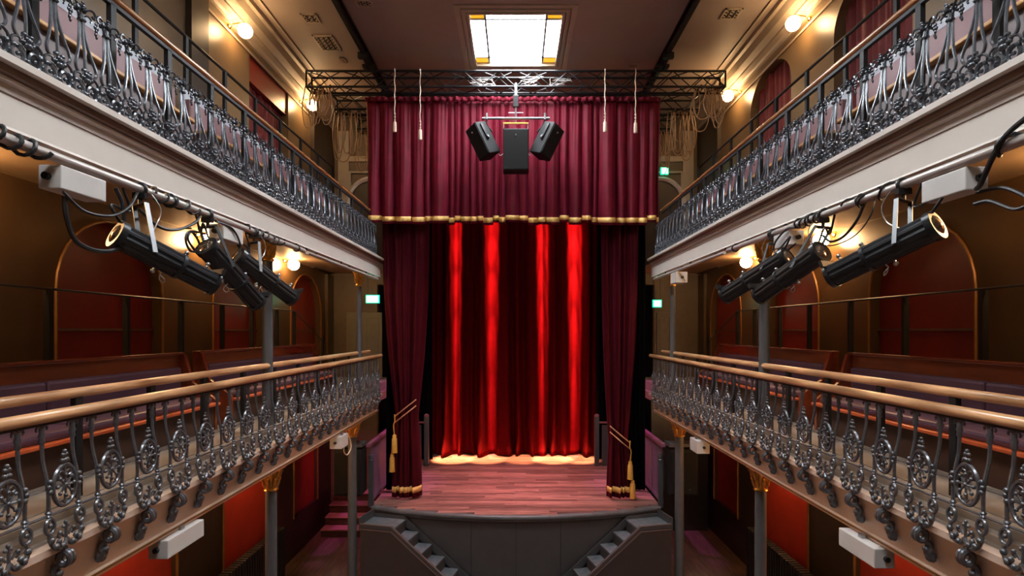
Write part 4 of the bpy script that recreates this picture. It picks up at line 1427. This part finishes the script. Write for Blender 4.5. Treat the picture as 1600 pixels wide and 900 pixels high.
cable('thin black cable hanging from the right pipe before the globe lamp', [(2.97, 4.7, 6.40), (2.94, 4.72, 6.25), (2.95, 4.95, 6.13), (2.97, 5.3, 6.10), (2.98, 5.6, 6.15)], .006)
cable('pale cable loop hanging from the white box by the left side speaker', [(-3.18, 10.6, 3.32), (-3.2, 10.9, 3.28), (-3.2, 11.05, 3.05), (-3.2, 10.8, 2.95), (-3.2, 10.6, 3.05), (-3.18, 10.55, 3.2)], .012, 'white_rope')

# ------------------------------------------------------------------ ceiling vents
def vent(x, y, w, l, label):
    t = thing('ceiling_vent', label, 'vent', (x, y, ZC - .03), 'ceiling vents')
    f = MB()
    f.box(x - w / 2, x + w / 2, y - l / 2, y - l / 2 + .03, ZC - .02, ZC)
    f.box(x - w / 2, x + w / 2, y + l / 2 - .03, y + l / 2, ZC - .02, ZC)
    f.box(x - w / 2, x - w / 2 + .03, y - l / 2, y + l / 2, ZC - .02, ZC)
    f.box(x + w / 2 - .03, x + w / 2, y - l / 2, y + l / 2, ZC - .02, ZC)
    f.build('frame', 'cornice', t)
    MB().box(x - w / 2 + .02, x + w / 2 - .02, y - l / 2 + .02, y + l / 2 - .02, ZC - .006, ZC - .001).build('backing', 'post', t)
    g = MB()
    n = max(3, int(l / .09))
    mm = max(3, int(w / .09))
    for i in range(n):
        for j in range(mm):
            cx, cy_ = x - w / 2 + w * (j + .5) / mm, y - l / 2 + l * (i + .5) / n
            g.tube([(cx + .036 * math.cos(q * PI / 4), cy_ + .036 * math.sin(q * PI / 4), ZC - .012) for q in range(8)], .009, 4, True)
    tag(g.build('fretwork', 'cornice', t), kind='stuff')


vent(-3.93, 10.9, .30, .32, 'square fretwork vent in the ceiling left, nearer the camera')
vent(-3.93, 11.85, .42, .62, 'long fretwork vent in the ceiling left, middle of three')
vent(-3.82, 12.6, .10, .25, 'small slot vent in the ceiling left, nearest the truss')
vent(4.07, 10.75, .33, .36, 'square fretwork vent in the ceiling on the right')
vent(-2.77, 10.4, .3, .22, 'fretwork vent in the ceiling left of the skylight, at the top edge')
vent(2.65, 12.85, .25, .22, 'small vent in the ceiling on the right just above the truss')

# ------------------------------------------------------------------ exit signs
def exitsign(x, y, z, w, h, label, ztop):
    t = thing('exit_sign', label, 'exit sign', (x, y, z - h / 2), 'green exit signs')
    MB().box(x - w / 2, x + w / 2, y, y + .06, z - h / 2, z + h / 2).build('housing', 'exitgreen', t, bevel=.006)
    if ztop:
        for dx in (-w * .35, w * .35):
            MB().tube([(x + dx, y + .03, z + h / 2), (x + dx, y + .03, ztop)], .007, 6).build('rod', 'black', t, smooth=True)
    else:
        MB().box(x - .03, x + .03, y + .06, YE, z - .03, z + .03).build('bracket', 'black', t)
    MB().box(x - w / 2 + .025, x + w / 2 - .025, y - .006, y, z - h / 2 + .022, z + h / 2 - .022).build('lit_face', 'exitface', t)


exitsign(-3.78, 15.0, 6.14, .36, .22, 'glowing green exit sign on the left lower balcony', 6.92)
exitsign(3.73, 15.0, 6.02, .24, .20, 'glowing green exit sign on the right lower balcony', 6.92)
exitsign(4.14, 15.82, 9.75, .22, .20, 'glowing green exit sign on the right upper balcony', None)
